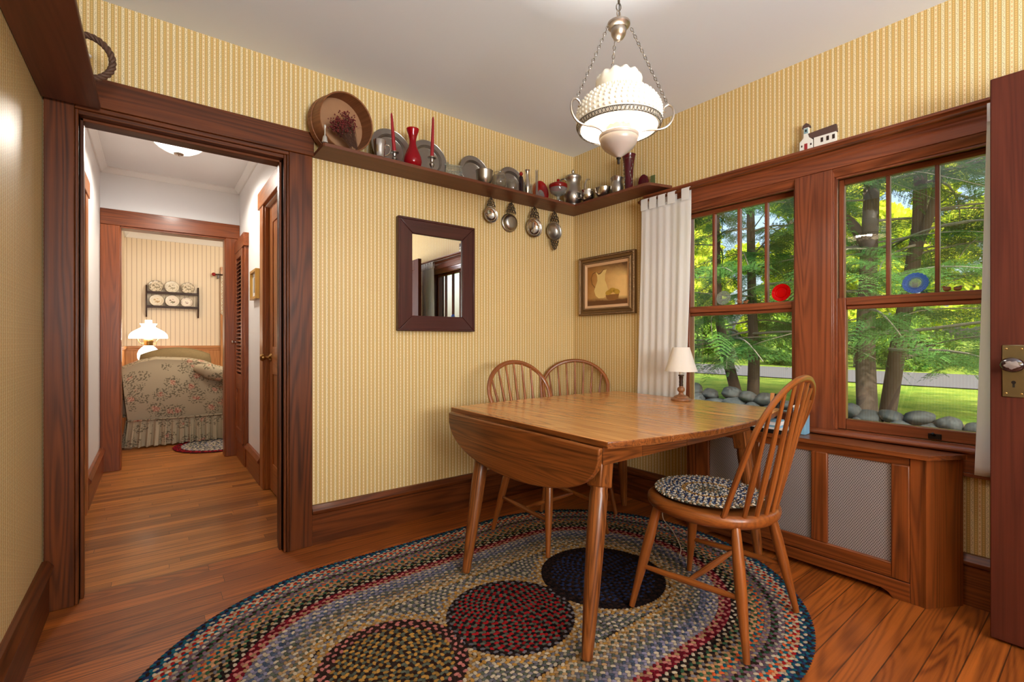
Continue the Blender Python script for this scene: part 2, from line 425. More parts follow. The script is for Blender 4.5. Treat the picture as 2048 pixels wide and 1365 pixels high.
glass('ruby_flash', (230,60,56), 1.2, .04, body=.55, bodycol=(184,30,30), wob=.03)
glass('plum_glass', (170,40,60), 1.0, .05, body=.75, bodycol=(112,28,42), wob=.2)
glass('purple_glass', (110,30,60), 1.3, .05, body=.6, bodycol=(62,16,34))
glass('red_plate_glass', (240,14,18), .6, .05, body=.55, bodycol=(255,8,14), wob=.04)
glass('blue_plate_glass', (170,200,245), 1.0, .05, body=.5, bodycol=(120,165,250), wob=.05)
glass('pressed_glass', (232,236,232), 1.4, .05, body=.2, bodycol=(228,230,226), wob=.06)
def mirror():
    k = N('mirror_glass'); k.fin(lin(226,228,230), .0, 1)
mirror()
def milk(name, c, est, tw=.12):
    k = N(name); lp = lin(*c)
    k.fin(lp, .25, 0, .3, emis=lp, est=est)
    tr = k.nd('ShaderNodeBsdfTranslucent'); tr.inputs[0].default_value = lp; mx = k.nd('ShaderNodeMixShader'); mx.inputs[0].default_value = tw
    k.lk(k.b.outputs[0], mx.inputs[1]); k.lk(tr.outputs[0], mx.inputs[2]); k.lk(mx.outputs[0], k.out.inputs[0])
milk('milk_glass', (240,233,216), .06, .012)
milk('milk_inner', (255,246,226), 1.6)
plain('milk_base', (172,158,148), .35, coat=.2)
milk('parlor_milk', (255,252,246), 1.2, .3)
milk('dome_glass', (255,253,248), 1.3)
plain('bulb', (255,244,220), .4, emis=lin(255,240,210), est=12)
# perforated radiator screen: grain = (x, z)
def screen():
    k = N('screen'); at = k.attr().outputs['Vector']; x, z, _ = k.sep(at)
    p = .0072; row = k.m('FLOOR', k.m('DIVIDE', z, p)); sh = k.m('MULTIPLY', k.m('FRACT', k.m('MULTIPLY', row, .5)), 1.0)
    fx = k.m('SUBTRACT', k.m('FRACT', k.m('ADD', k.m('DIVIDE', x, p*1.3), sh)), .5); fz = k.m('SUBTRACT', k.m('FRACT', k.m('DIVIDE', z, p)), .5)
    d = k.m('ADD', k.m('MULTIPLY', k.m('MULTIPLY', fx, fx), 1.7), k.m('MULTIPLY', fz, fz)); hole = k.m('LESS_THAN', d, .085)
    col = k.mix(hole, lin(166,159,158), lin(40,33,32))
    k.fin(col, .42, .35, 0, hole, -.2)
screen()
def floral(name, base, scl, rose, leaf):
    k = N(name); at = k.attr().outputs['Vector']
    v = k.nd('ShaderNodeTexVoronoi', feature='F1'); k.lk(at, v.inputs['Vector']); v.inputs['Scale'].default_value = scl
    wv = k.noise(k.vmul(at, (scl*5, scl*5, scl*5)), 1, 2)
    d = k.m('ADD', v.outputs['Distance'], k.m('MULTIPLY', k.m('SUBTRACT', wv, .5), .5))
    lf = k.m('MULTIPLY', k.m('LESS_THAN', d, .58), k.m('GREATER_THAN', k.noise(k.vmul(at, (scl*7, scl*7, scl*7)), 1, 1), .53))
    rs = k.m('LESS_THAN', d, .24)
    pet = k.noise(k.vmul(at, (scl*9, scl*9, scl*9)), 1, 1)
    col = k.mix(k.m('MULTIPLY', lf, .75), lin(*base), lin(*leaf))
    col = k.mix(k.m('MULTIPLY', rs, .85), col, k.mix(k.step(pet, .4, .6), lin(*rose), lin(206,170,144)))
    return k.fin(col, .9, spec=.1)
floral('floral_cloth', (164,150,126), 7.6, (142,70,60), (84,77,60))
def beadboard():
    k = N('stripe_paper'); at = k.attr().outputs['Vector']; x, z, _ = k.sep(at)
    f = k.m('FRACT', k.m('DIVIDE', x, .052)); ln = k.m('LESS_THAN', k.m('ABSOLUTE', k.m('SUBTRACT', f, .5)), .07)
    f2 = k.m('FRACT', k.m('DIVIDE', x, .013)); l2 = k.m('LESS_THAN', f2, .2)
    col = k.mix(k.m('MULTIPLY', l2, .1), lin(238,222,196), lin(206,180,140)); col = k.mix(k.m('MULTIPLY', ln, .6), col, lin(150,116,84))
    k.fin(col, .6)
beadboard()
def painting():
    # grain = (x 0..1, y 0..1): a still-life ground, warm ochre with a darker top corner and table
    k = N('canvas'); at = k.attr().outputs['Vector']; x, y, _ = k.sep(at)
    n = k.noise(k.vmul(at, (3, 3, 1)), 1, 4, .6)
    c = k.mix(k.step(k.m('ADD', k.m('ADD', x, k.m('MULTIPLY', n, .5)), k.m('MULTIPLY', y, -.3)), .1, 1.0), lin(160,104,40), lin(240,196,124))
    c = k.mix(k.step(k.m('ADD', k.m('ADD', y, k.m('MULTIPLY', x, .25)), k.m('MULTIPLY', n, .35)), 1.05, 1.35), c, lin(92,56,24))
    c = k.mix(k.step(k.m('ADD', y, k.m('MULTIPLY', n, .12)), .26, .16), c, lin(96,54,20))
    k.fin(c, .4, coat=.2)
painting()
plain('paint_jug', (238,204,128), .4, var=.3, nscale=14); plain('paint_jug_dark', (112,74,28), .4); plain('paint_fruit', (206,160,56), .4, var=.5, nscale=24); plain('paint_bowl', (150,100,48), .4, var=.4, nscale=14)
def plates(name, ground, inks, sc, inner, outer):
    k = N(name); tc = k.nd('ShaderNodeTexCoord').outputs['Object']; x, y, z = k.sep(tc)
    r = k.m('SQRT', k.m('ADD', k.m('MULTIPLY', x, x), k.m('MULTIPLY', y, y)))
    n = k.noise(tc, sc, 3, .6); n2 = k.noise(tc, sc*.6, 2, .5)
    c = lin(*ground); ink = k.mix(k.step(n2, .42, .58), lin(*inks[0]), lin(*inks[1]))
    mid = k.m('MULTIPLY', k.m('LESS_THAN', r, inner), k.step(n, .46, .56)); rim = k.m('MULTIPLY', k.m('GREATER_THAN', r, .052), k.step(n, .44, .6))
    f = k.m('MAXIMUM', k.m('MULTIPLY', mid, .9), k.m('MULTIPLY', rim, outer))
    k.fin(k.mix(f, c, ink), .25)
plates('transfer_ware', (228,216,194), ((92,82,60), (128,116,90)), 34, .044, .85)
plates('scenic_ware', (232,224,206), ((120,116,100), (160,150,124)), 30, .04, .35)
plates('fruit_ware', (238,228,214), ((150,40,34), (92,92,56)), 30, .034, .0)
plates('flower_ware', (238,228,214), ((96,60,70), (150,120,110)), 44, .02, .5)
plates('gold_ware', (238,230,212), ((206,164,70), (170,140,96)), 28, .036, .2)
def leafmat(name, c1, c2, trans=.45):
    k = N(name); at = k.attr('col').outputs['Color']; r = k.sep(at)[0]
    col = k.mix(r, lin(*c1), lin(*c2)); k.fin(col, .6, spec=.25)
    tr = k.nd('ShaderNodeBsdfTranslucent'); k.lk(col, tr.inputs[0]); mx = k.nd('ShaderNodeMixShader'); mx.inputs[0].default_value = trans
    k.lk(k.b.outputs[0], mx.inputs[1]); k.lk(tr.outputs[0], mx.inputs[2]); k.lk(mx.outputs[0], k.out.inputs[0])
leafmat('hemlock', (44,88,44), (112,164,80), .4)
leafmat('maple', (172,206,52), (244,238,92), .5)
leafmat('shrub', (66,112,44), (150,182,70), .4)
def lawn():
    k = N('lawn'); tc = k.nd('ShaderNodeTexCoord').outputs['Object']; n = k.noise(tc, 2.0, 5, .65); n2 = k.noise(tc, 45, 3, .7)
    c = k.mix(k.step(n, .35, .65), lin(98,132,46), lin(164,172,70)); c = k.mix(k.step(n2, .4, .7), c, lin(66,104,34))
    k.fin(c, .95, spec=.1, bump=n2, bs=.6, dist=.05)
lawn()
k = N('braid'); k.fin(k.attr('col').outputs['Color'], .95, spec=.05)
k = N('braid_base'); k.fin(lin(44,34,30), .95, spec=.05)
k = N('window_screen'); k.fin(lin(150,160,160), .8)
# ---------------------------------------------------------------- the setting
def gb(g, x0, x1, y0, y1, z0, z1, fn, mat=0):
    vs = [(x0,y0,z0),(x1,y0,z0),(x1,y1,z0),(x0,y1,z0),(x0,y0,z1),(x1,y0,z1),(x1,y1,z1),(x0,y1,z1)]
    fs = [(3,2,1,0),(4,5,6,7),(0,1,5,4),(1,2,6,5),(2,3,7,6),(3,0,4,7)]
    g.add(vs, fs, [fn(p) for p in vs], False, mat)
gx = lambda p: (p[0], p[2], 0); gy = lambda p: (p[1], p[2], 0); gs = lambda p: (-p[0]+.021, p[2], 0); gf = lambda p: (p[0], p[1], 0)
ZC = 2.565; XL = -.358
g = G(); gb(g, -.6, 3.2, -2.3, 2.74, -.1, 0, gf); struct(g.build('floor', 'floor_fir'), 'worn reddish fir plank floor of the dining room')
g = G(); gb(g, -.6, 3.2, 2.74, 5.32, -.1, 0, gf); gb(g, -1.2, 3.2, 5.32, 8.3, -.1, 0, gf); struct(g.build('floor_hall', 'floor_oak'), 'narrow oak strip floor of the hall and parlor beyond')
# slightly uneven plaster ceiling
def cz(u, v): return (-.5+3.6*u, -2.3+4.99*v, ZC+.008*math.sin(5*u+3*v)*math.sin(PI*v))
g = G(); g.grid(cz, 24, 24); g.box(-.5, 3.1, -2.3, 2.69, ZC+.02, ZC+.1); struct(g.build('ceiling', 'ceiling_paint'), 'pale grey plaster dining room ceiling')
g = G(); gb(g, -.52, -.25, YB, 2.81, 0, 2.6, gx); gb(g, .535, 3.0, YB, 2.81, 0, 2.6, gx); gb(g, -.25, .535, YB, 2.81, 2.07, 2.6, gx)
struct(g.build('wall_back', 'wallpaper'), 'striped yellow wallpaper wall with the hall doorway and mirror')
g = G(); gb(g, XL-.14, XL, -2.3, YB, 0, 2.6, gy); struct(g.build('wall_left', 'wallpaper'), 'striped yellow wallpaper wall running beside the doorway')
g = G(WM)
O1 = (.945, 1.615); O2 = (1.785, 2.54); ZO = (.655, 1.925)
for a, b, c, d in ((-.16, O1[0], 0, 2.6), (O1[1], O2[0], 0, 2.6), (O2[1], 5.1, 0, 2.6), (O1[0], O1[1], 0, ZO[0]), (O2[0], O2[1], 0, ZO[0]), (O1[0], O1[1], ZO[1], 2.6), (O2[0], O2[1], ZO[1], 2.6)):
    gb(g, -b, -a, -.16, 0, c, d, gs)
struct(g.build('wall_window', 'wallpaper'), 'striped yellow wallpaper wall that holds the two windows')
g = G()
for a, b, c, d in ((-.5, -.3, 0, 2.6), (1.3, 3.1, 0, 2.6), (-.3, 1.3, 0, .75), (-.3, 1.3, 2.25, 2.6)): gb(g, a, b, -2.34, -2.2, c, d, gx)
struct(g.build('wall_rear', 'wallpaper'), 'papered rear wall with an added window opening')  # opening added so the rear fill light can shine in
# baseboards
BP = [(0,0),(.022,0),(.022,.162),(.034,.172),(.036,.186),(.026,.2),(.018,.212),(0,.212)]
g = G(); g.prism([(YB-a, b) for a, b in BP], .675, 2.657, 0, 0); struct(g.build('baseboard_back', 'trim_wood'), 'tall brown baseboard under the mirror wall')
g = G(); g.prism([(b, XL+a) for a, b in BP], -2.2, 2.64, 1, 1); struct(g.build('baseboard_left', 'trim_wood'), 'tall brown baseboard beside the doorway')
for nm, a, b in (('baseboard_right', 0, 1.03), ('baseboard_door', 2.255, 4.8)):
    g = G(WM); g.prism(BP, -b, -a, 0, 0); struct(g.build(nm, 'trim_wood' if a == 0 else 'radiator_wood'), 'brown baseboard under the painting' if a == 0 else 'brown baseboard between radiator cover and open door')
# main doorway casings and jambs
tn = [0]
def trim(g, label, mat='trim_wood', bevel=.003):
    tn[0] += 1; return struct(g.build('trim_%d' % tn[0], mat, bevel=bevel), label)
yf = YB-.025
g = G(); g.box(XL+.004, -.262, yf, YB, 0, 2.0895, 2); g.box(-.262, -.25, yf+.008, YB, 0, 2.07, 2); trim(g, 'brown side casing of the hall doorway next to the left wall')
g = G(); g.box(.56, .675, yf, YB, 0, 2.0895, 2); g.box(.548, .56, yf, YB, 0, 2.07, 2); g.box(.535, .548, yf+.008, YB, 0, 2.07, 2); trim(g, 'brown side casing of the hall doorway next to the baseboard')
g = G(); g.box(XL+.004, .682, yf-.006, YB, 2.09, 2.215, 0); g.box(-.262, .56, yf+.002, YB, 2.07, 2.09, 0); trim(g, 'brown head casing over the hall doorway')
g = G()
for x0, x1 in ((-.268, -.25), (.535, .553)): g.box(x0, x1, YB-.012, 2.815, 0, 2.07, 2)
g.box(-.268, .553, YB-.012, 2.815, 2.052, 2.07, 0)
for x0, x1 in ((-.25, -.238), (.523, .535)): g.box(x0, x1, 2.70, 2.74, 0, 2.052, 2); 
g.box(-.25, .535, 2.70, 2.74, 2.04, 2.052, 0); trim(g, 'brown jamb lining of the hall doorway', bevel=.002)
# window trim on the window wall
def wtrim(fn, label, mat='window_wood', bevel=.003):
    g = G(WM); fn(g); return trim(g, label, mat, bevel)
wtrim(lambda g: g.box(-.945, -.80, 0, .022, .655, 1.955, 2), 'brown window casing behind the white curtain by the lamp')
def mull(g):
    g.box(-1.785, -1.615, 0, .02, .657, 1.955, 2); g.box(-1.79, -1.777, -.01, .012, .657, 1.94, 2); g.box(-1.623, -1.61, -.01, .012, .657, 1.94, 2)
wtrim(mull, 'wide brown mullion board between the two windows')
wtrim(lambda g: g.box(-2.67, -2.54, 0, .022, .655, 1.955, 2), 'brown window casing behind the open door')
def head(g):
    g.box(-2.74, -.73, 0, .024, 1.955, 2.03, 0)
    g.prism([(0,2.076),(.062,2.076),(.062,2.064),(.05,2.058),(.042,2.044),(.03,2.03),(.024,2.02),(0,2.02)], -2.78, -.70, 0, 0)
    for a, b in (O1, O2): g.prism([(0,1.957),(.016,1.957),(.016,1.947),(.006,1.932),(.002,1.916),(-.02,1.916),(-.02,1.957)], -b, -a, 0, 0)
wtrim(head, 'brown head casing and moulded ledge over both windows', bevel=.0015)
def stool(g):
    g.prism([(-.03,.632),(.042,.632),(.052,.638),(.055,.645),(.052,.653),(.042,.658),(-.03,.658)], -2.74, -.72, 0, 0)
    g.box(-2.70, -.76, 0, .02, .55, .632, 0); g.box(-2.72, -.74, 0, .028, .535, .552, 0)
wtrim(stool, 'brown moulded window stool and apron under both windows', bevel=.002)
# windows: frame, two sashes, muntins, panes
def window(idx, a, b, label):
    root = thing('window_%d' % idx, label, 'window', mw=WM); root['kind'] = 'structure'
    g = G()
    g.box(-a, -(a-.01), -.16, -.005, .655, 1.925, 2); g.box(-b, -(b+.01), -.16, -.005, .655, 1.925, 2)
    g.box(-b, -a, -.16, -.005, 1.918, 1.93, 0); g.box(-b, -a, -.17, -.02, .645, .66, 0)
    for s0, s1 in ((a, a+.014), (b-.014, b)): g.box(-s0, -s1, -.018, -.004, .66, 1.918, 2); g.box(-s0, -s1, -.13, -.105, .66, 1.918, 2)
    g.box(-b, -a, -.018, -.004, 1.906, 1.918, 0)
    g.build('frame', 'window_wood', root, bevel=.002)
    # upper sash
    g = G(); y0, y1 = -.1, -.066; st = .024
    for s0, s1 in ((a+.002, a+.002+st), (b-.002-st, b-.002)): g.box(-s0, -s1, y0, y1, 1.29, 1.916, 2)
    g.box(-b+.002+st, -a-.002-st, y0, y1, 1.888, 1.916, 0); g.box(-b+.002+st, -a-.002-st, y0, y1, 1.29, 1.318, 0)
    up = g.build('upper_sash', 'window_wood', root, bevel=.004)
    n = 4; w = (b-a-.004-2*st)
    for i in (1, 2, 3):
        s = a+.002+st+w*i/n; g = G(); g.box(-s-.008, -s+.008, y0+.004, y1, 1.318, 1.888, 2); g.build('muntin', 'window_wood', up, bevel=.003)
    g = G(); g.box(-b+.02, -a-.02, -.085, -.082, 1.31, 1.895); g.build('pane', 'window_glass', up)
    # lower sash
    g = G(); y0, y1 = -.06, -.022; sl = .042
    for s0, s1 in ((a+.003, a+.003+sl), (b-.003-sl+.014, b-.003)): g.box(-s0, -s1, y0, y1, .662, 1.315, 2)
    g.box(-b+.03, -a-.045, y0, y1, .662, .714, 0); g.box(-b+.03, -a-.045, y0, y1, 1.276, 1.315, 0); g.box(-b+.03, -a-.045, y0, y1-.012, 1.256, 1.276, 0)
    lo = g.build('lower_sash', 'window_wood', root, bevel=.004)
    g = G(); g.box(-b+.02, -a-.03, -.043, -.040, .70, 1.27); g.build('pane', 'window_glass', lo)
    sm = a+.5*(b-a)
    g = G(); g.box(-sm-.022, -sm+.022, -.022, -.014, .668, .692); g.tube([(-sm, -.014, .685), (-sm+.004, .0, .694), (-sm+.008, .008, .69)], .006, 8); g.build('sash_lift', 'dark_metal', lo, bevel=.002)
    return root
window(1, *O1, 'window beside the white curtain and small table lamp')
window(2, *O2, 'window next to the open red-brown door')
g = G()
for x0, x1 in ((-.3, -.24), (.47, .53), (1.24, 1.3)): g.box(x0, x1, -2.3, -2.24, .75, 2.25, 2)
for z0, z1 in ((.75, .81), (1.47, 1.52), (2.19, 2.25)): g.box(-.3, 1.3, -2.3, -2.24, z0, z1, 0)
struct(g.build('window_3', 'window_wood', bevel=.003), 'added window in the rear wall for the fill light')  # unseen window, made up to go with the rear fill light
# open door at the right of the picture: slab, plate, knob
root = thing('door_1', 'open dark red-brown door with brass lock plate and black knob', 'door', mw=wframe(2.362, .25, .012)); root['kind'] = 'structure'
g = G(); W_ = .78; H_ = 2.05
g.box(-.115, 0, -.02, .02, 0, H_, 2); g.box(-W_, -W_+.115, -.02, .02, 0, H_, 2)
for z0, z1 in ((0, .22), (.9, 1.1), (H_-.12, H_)): g.box(-W_+.115, -.115, -.02, .02, z0, z1, 0)
g.box(-W_+.11, -.11, -.008, .008, .2, H_-.1, 2)
g.build('slab', 'door_wood', root, bevel=.003)
g = G(); g.box(-.089, -.03, .02, .0245, .886, 1.074)
pl = g.build('lock_plate', 'old_brass', root, bevel=.0035, seg=1)
g = G()
for x in (-.079, -.041):
    for z in (.9, 1.06): g.ball((x, .0245, z), .0035, 8, s=(1,.4,1))
g.build('screw', 'brass', pl)
g = G(); g.prism([(z*.006+.94, x*.006-.0595) for x, z in ((math.cos(a), math.sin(a)) for a in np.linspace(0, 2*PI, 12, endpoint=False))], .0243, .0252, 1); g.box(-.0625, -.0565, .0243, .0252, .922, .94); g.build('keyhole', 'black', pl)
g = G(Matrix.Translation((-.0595, 0, 1.004)) @ Matrix.Rotation(-PI/2, 4, 'X'))
g.lathe([(.014,.024),(.014,.03),(.009,.034),(.009,.048),(.02,.054),(.028,.062),(.0295,.07),(.026,.078),(.016,.083),(0,.0845)], 24, sx=1.05, sy=.9)
kb = g.build('knob', 'knob_dark', root)
g = G(Matrix.Translation((-.0595, 0, 1.004)) @ Matrix.Rotation(-PI/2, 4, 'X'))
g.lathe([(.017,.0834),(.013,.0845),(0,.0856)], 24, rip=lambda r, z, a, j: (r*(1+.14*math.sin(5*a)+.08*math.sin(9*a+1)), z), sx=1.1, sy=.8); g.build('worn_patch', 'knob_grey', kb)
# ---------------------------------------------------------------- hall
XR = .657; YE = 5.2
g = G(); g.box(-.49, XL, 2.81, 3.12, 0, 2.6); g.box(-.49, XL, 3.12, 3.97, 2.03, 2.6); g.box(-.49, XL, 3.97, 5.32, 0, 2.6); struct(g.build('wall_hall_left', 'white_paint'), 'white hall wall with a brown side door')
g = G(); g.box(XR, XR+.14, 2.81, 3.06, 0, 2.6); g.box(XR, XR+.14, 3.06, 3.865, 2.09, 2.6); g.box(XR, XR+.14, 3.865, 5.32, 0, 2.6); struct(g.build('wall_hall_right', 'white_paint'), 'white hall wall with the closed door and framed picture')
g = G(); g.box(-.4, -.23, YE, YE+.12, 0, 2.6); g.box(.54, .8, YE, YE+.12, 0, 2.6); g.box(-.23, .54, YE, YE+.12, 2.08, 2.6); struct(g.build('wall_hall_end', 'white_paint'), 'white hall end wall over the parlor doorway')
g = G(); g.box(-.4, .8, 2.81, 5.2, 2.56, 2.62); struct(g.build('ceiling_hall', 'white_paint'), 'pale hall ceiling')
CP = [(0,0),(.012,0),(.02,.012),(.038,.03),(.046,.034),(.046,.045),(0,.045)]
g = G(); zb = 2.515
g.prism([(zb+b, XL+a) for a, b in CP], 2.81, YE, 1); g.prism([(zb+b, XR-a) for a, b in CP], 2.81, YE, 1); g.prism([(YE-a, zb+b) for a, b in CP], XL, XR, 0)
trim(g, 'white crown moulding around the hall ceiling', 'white_trim', 0)
g = G(); y = YE-.022
g.box(XL+.002, -.23, y, YE, 0, 2.08, 2); g.box(.54, XR-.002, y, YE, 0, 2.08, 2); g.box(XL+.002, XR-.002, y-.006, YE, 2.08, 2.212, 0)
g.box(-.235, -.222, YE-.01, 5.33, 0, 2.08, 2); g.box(.532, .545, YE-.01, 5.33, 0, 2.08, 2); g.box(-.235, .545, YE-.01, 5.33, 2.066, 2.082, 0)
trim(g, 'brown casing of the parlor doorway at the end of the hall', 'hall_trim')
g = G(); g.prism([(b, XL+a) for a, b in BP], 4.09, YE-.02, 1, 1); struct(g.build('baseboard_hall_left', 'hall_trim'), 'brown baseboard on the white hall wall beyond the side door')
g = G(); g.prism([(b, XR-a) for a, b in BP], 3.99, 4.62, 1, 1); struct(g.build('baseboard_hall_right', 'hall_trim'), 'brown baseboard under the framed picture in the hall')
# door on the right of the hall (closed, brass knob)
g = G(); x = XR-.02
g.box(x, XR, 3.865, 3.985, 0, 2.10, 2); g.box(x, XR, 2.92, 3.06, 0, 2.10, 2); g.box(x-.006, XR, 2.9, 4.04, 2.10, 2.225, 1); g.box(XR-.005, XR+.1, 3.853, 3.867, 0, 2.10, 2)
trim(g, 'brown casing around the closed hall door', 'hall_light')  # lighter than the other hall trim: lamp light put into the colour
root = thing('door_2', 'closed brown hall door with a round brass knob', 'door', (XR+.03, 3.06, .01)); root['kind'] = 'structure'
g = G(); g.box(0, .04, 0, .79, 0, 2.08, 2); g.box(-.006, 0, 0, .11, 0, 2.08, 2); g.box(-.006, 0, .68, .79, 0, 2.08, 2)
for z0, z1 in ((0, .2), (.85, 1.05), (1.95, 2.08)): g.box(-.006, 0, .11, .68, z0, z1, 1)
g.build('slab', 'hall_light', root, bevel=.002)
g = G(Matrix.Translation((-.006, .735, .97)) @ Matrix.Rotation(-PI/2, 4, 'Y')); g.lathe([(.03,0),(.03,.004),(.02,.012),(.011,.016),(.011,.036),(.02,.042),(.027,.052),(.026,.064),(.016,.073),(0,.075)], 20); g.build('knob', 'brass', root)
# side door on the left of the hall
g = G(); g.box(XL, XL+.02, 3.97, 4.085, 0, 2.03, 2); g.box(XL, XL+.02, 3.0, 3.12, 0, 2.03, 2); g.box(XL, XL+.026, 2.98, 4.12, 2.03, 2.135, 1); g.box(-.46, XL+.004, 3.958, 3.972, 0, 2.03, 2)
trim(g, 'brown casing around the side door of the hall', 'hall_light')  # same lightened wood, hall light painted into the casing colour
root = thing('door_3', 'closed dark brown side door opposite the brass-knobbed door', 'door', (-.44, 3.12, .01)); root['kind'] = 'structure'
g = G(); g.box(0, .035, 0, .84, 0, 2.01, 2); g.box(.035, .041, 0, .1, 0, 2.01, 2); g.box(.035, .041, .74, .84, 0, 2.01, 2)
for z0, z1 in ((0, .2), (.9, 1.06), (1.9, 2.01)): g.box(.035, .041, .1, .74, z0, z1, 1)
g.build('slab', 'trim_wood', root, bevel=.002)
# narrow louvered cupboard door near the end of the hall
root = thing('door_4', 'narrow brown louvered cupboard door beside the parlor doorway', 'door', (XR, 4.65, 0)); root['kind'] = 'structure'
g = G(); g.box(-.03, 0, 0, .06, .0, 1.93, 2); g.box(-.03, 0, .46, .52, 0, 1.93, 2); g.box(-.042, 0, -.02, .53, 1.93, 2.045, 1); g.box(-.032, 0, .06, .46, 0, .17, 1); g.build('surround', 'hall_trim', root, bevel=.003)
g = G(); g.box(-.045, -.012, .06, .11, .19, 1.92, 2); g.box(-.045, -.012, .41, .46, .19, 1.92, 2)
for z0, z1 in ((.19, .3), (.66, .80), (1.86, 1.92)): g.box(-.045, -.012, .11, .41, z0, z1, 1)
g.box(-.034, -.018, .11, .41, .3, .66, 2); pn = g.build('leaf', 'hall_trim', root, bevel=.002)
g = G(); nl = 30
for i in range(nl):
    z = .82+1.03*i/nl
    g.add([(-.044,.11,z),(-.044,.41,z),(-.014,.41,z+.03),(-.014,.11,z+.03),(-.044,.11,z+.006),(-.044,.41,z+.006),(-.014,.41,z+.036),(-.014,.11,z+.036)],
          [(3,2,1,0),(4,5,6,7),(0,1,5,4),(1,2,6,5),(2,3,7,6),(3,0,4,7)], 1)
g.build('louvers', 'hall_trim', pn)
g = G(Matrix.Translation((-.045, .435, 1.09)) @ Matrix.Rotation(-PI/2, 4, 'Y')); g.lathe([(.008,0),(.008,.01),(.016,.016),(.017,.026),(.01,.033),(0,.034)], 14); g.build('knob', 'pewter_bright', root)
# ---------------------------------------------------------------- parlor beyond the hall
YP = 8.0; XP = -.31
g = G(); gb(g, XP-.1, 3.1, YP, YP+.1, 0, 2.6, gx); struct(g.build('wall_parlor_back', 'stripe_paper'), 'cream striped parlor wall behind the plate rack')
g = G(); gb(g, XP-.1, XP, 5.32, YP, 0, 2.6, gy); struct(g.build('wall_parlor_left', 'stripe_paper'), 'cream striped side wall of the parlor')
g = G(); g.box(3.0, 3.1, 5.32, YP, 0, 2.6); g.box(.8, 3.1, 5.2, 5.32, 0, 2.6); struct(g.build('wall_parlor_right', 'white_paint'), 'far side walls of the parlor')
g = G(); g.box(XP-.1, 3.1, 5.32, YP+.1, 2.56, 2.62); struct(g.build('ceiling_parlor', 'white_paint'), 'white parlor ceiling')
g = G(); g.prism([(YP-a*1.6, 2.47+b*2) for a, b in CP], XP, 3.0, 0); g.prism([(2.47+b*2, XP+a*1.6) for a, b in CP], 5.32, YP, 1); trim(g, 'white crown moulding of the parlor', 'white_trim', 0)
g = G()
x = XP
while x < 2.9:
    w = random.uniform(.12, .17); g.box(x+.002, min(x+w, 2.99), YP-.018, YP, .0, 1.0, 2); x += w
g.box(XP, 2.99, YP-.016, YP-.006, 0, 1.0, 2); g.box(XP, 2.99, YP-.036, YP, 1.0, 1.035, 0); g.box(XP, 2.99, YP-.024, YP, .97, 1.0, 0)
trim(g, 'knotty pine wainscot of boards with a cap rail in the parlor', 'pine', .003)
g = G(); y = 5.34
while y < 7.97:
    w = random.uniform(.12, .17); g.box(XP, XP+.018, y+.002, min(y+w, 7.975), 0, 1.0, 2); y += w
g.box(XP, XP+.036, 5.34, 7.964, 1.0, 1.035, 1); trim(g, 'knotty pine wainscot on the parlor side wall', 'pine', .003)
g = G(); g.box(.765, .875, YP-.06, YP-.037, .3, 2.06, 2); g.box(.765, 2.0, YP-.06, YP-.037, 2.06, 2.17, 0); trim(g, 'pine window casing behind the lace curtain', 'pine')
# ---------------------------------------------------------------- dining table (drop leaf, extension)
def arc_edge(x0, x1, y, bow, n=28):
    return [(x0+(x1-x0)*i/n, y+bow*math.sin(PI*i/n)**.8 if i not in (0, n) else y) for i in range(n+1)]
tb = thing('dining_table', 'oval oak drop-leaf extension table standing on the braided rug', 'table', (1.93, 1.63, 0))
CX, CY = 1.93, 1.63
def tloc(p): return [(x-CX, y-CY) for x, y in p]
X0, X1 = 1.25, 2.585
front = arc_edge(X0, X1, 1.09, -.105); back = arc_edge(X1, X0, 2.165, .035)
def slice_poly(xa, xb):
    f = [p for p in front if xa < p[0] < xb]; b = [p for p in back if xa < p[0] < xb]
    def yf(x): return 1.09 - .105*max(0, math.sin(PI*(x-X0)/(X1-X0)))**.8
    def yb(x): return 2.165 + .035*max(0, math.sin(PI*(X1-x)/(X1-X0)))**.8
    return [(xa, yf(xa))]+f+[(xb, yf(xb)), (xb, yb(xb))]+b+[(xa, yb(xa))]
g = G()
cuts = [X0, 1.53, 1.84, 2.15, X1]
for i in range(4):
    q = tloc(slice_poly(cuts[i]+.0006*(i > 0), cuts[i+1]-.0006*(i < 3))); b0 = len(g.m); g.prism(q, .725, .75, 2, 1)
    for j in range(b0+2, len(g.m)): g.m[j] = 1  # edge faces darker than the top: shade put into the colour
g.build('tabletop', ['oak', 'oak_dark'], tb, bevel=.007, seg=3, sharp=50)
g = G(); n = 24
pl = [(1.092+.02+ (2.148-1.092-.0)*i/n, 0) for i in range(n+1)]
leaf = [(2.14, .728), (1.10, .728)]
for i in range(1, n):
    a = PI*i/n; leaf.append((1.62-.52*math.cos(a), .728-.222*math.sin(a)**.72))
g.prism([(y-CY, z) for y, z in leaf], 1.218-CX, 1.24-CX, 0, 1); g.build('drop_leaf', 'oak_dark', tb, bevel=.005, seg=2, sharp=50)
for y in (1.25, 1.62, 2.0):
    g = G(); g.box(1.232-CX, 1.262-CX, y-.02-CY, y+.02-CY, .722, .726); g.build('hinge', 'old_brass', tb)
g = G(); g.box(1.243-CX, 1.252-CX, 2.06-CY, 2.12-CY, .716, .7245); g.build('leaf_support', 'pine', tb)
g = G()
for y in (1.165, 2.085):
    for a, b in ((1.30, 1.53), (1.532, 1.838), (1.84, 2.40)): g.box(a-CX, b-CX-.001, y-.011-CY, y+.011-CY, .645, .725, 0)
for x in (1.31, 2.41): g.box(x-.011-CX, x+.011-CX, 1.17-CY, 2.08-CY, .645, .725, 1)
g.build('apron', 'oak_dark', tb, bevel=.002)
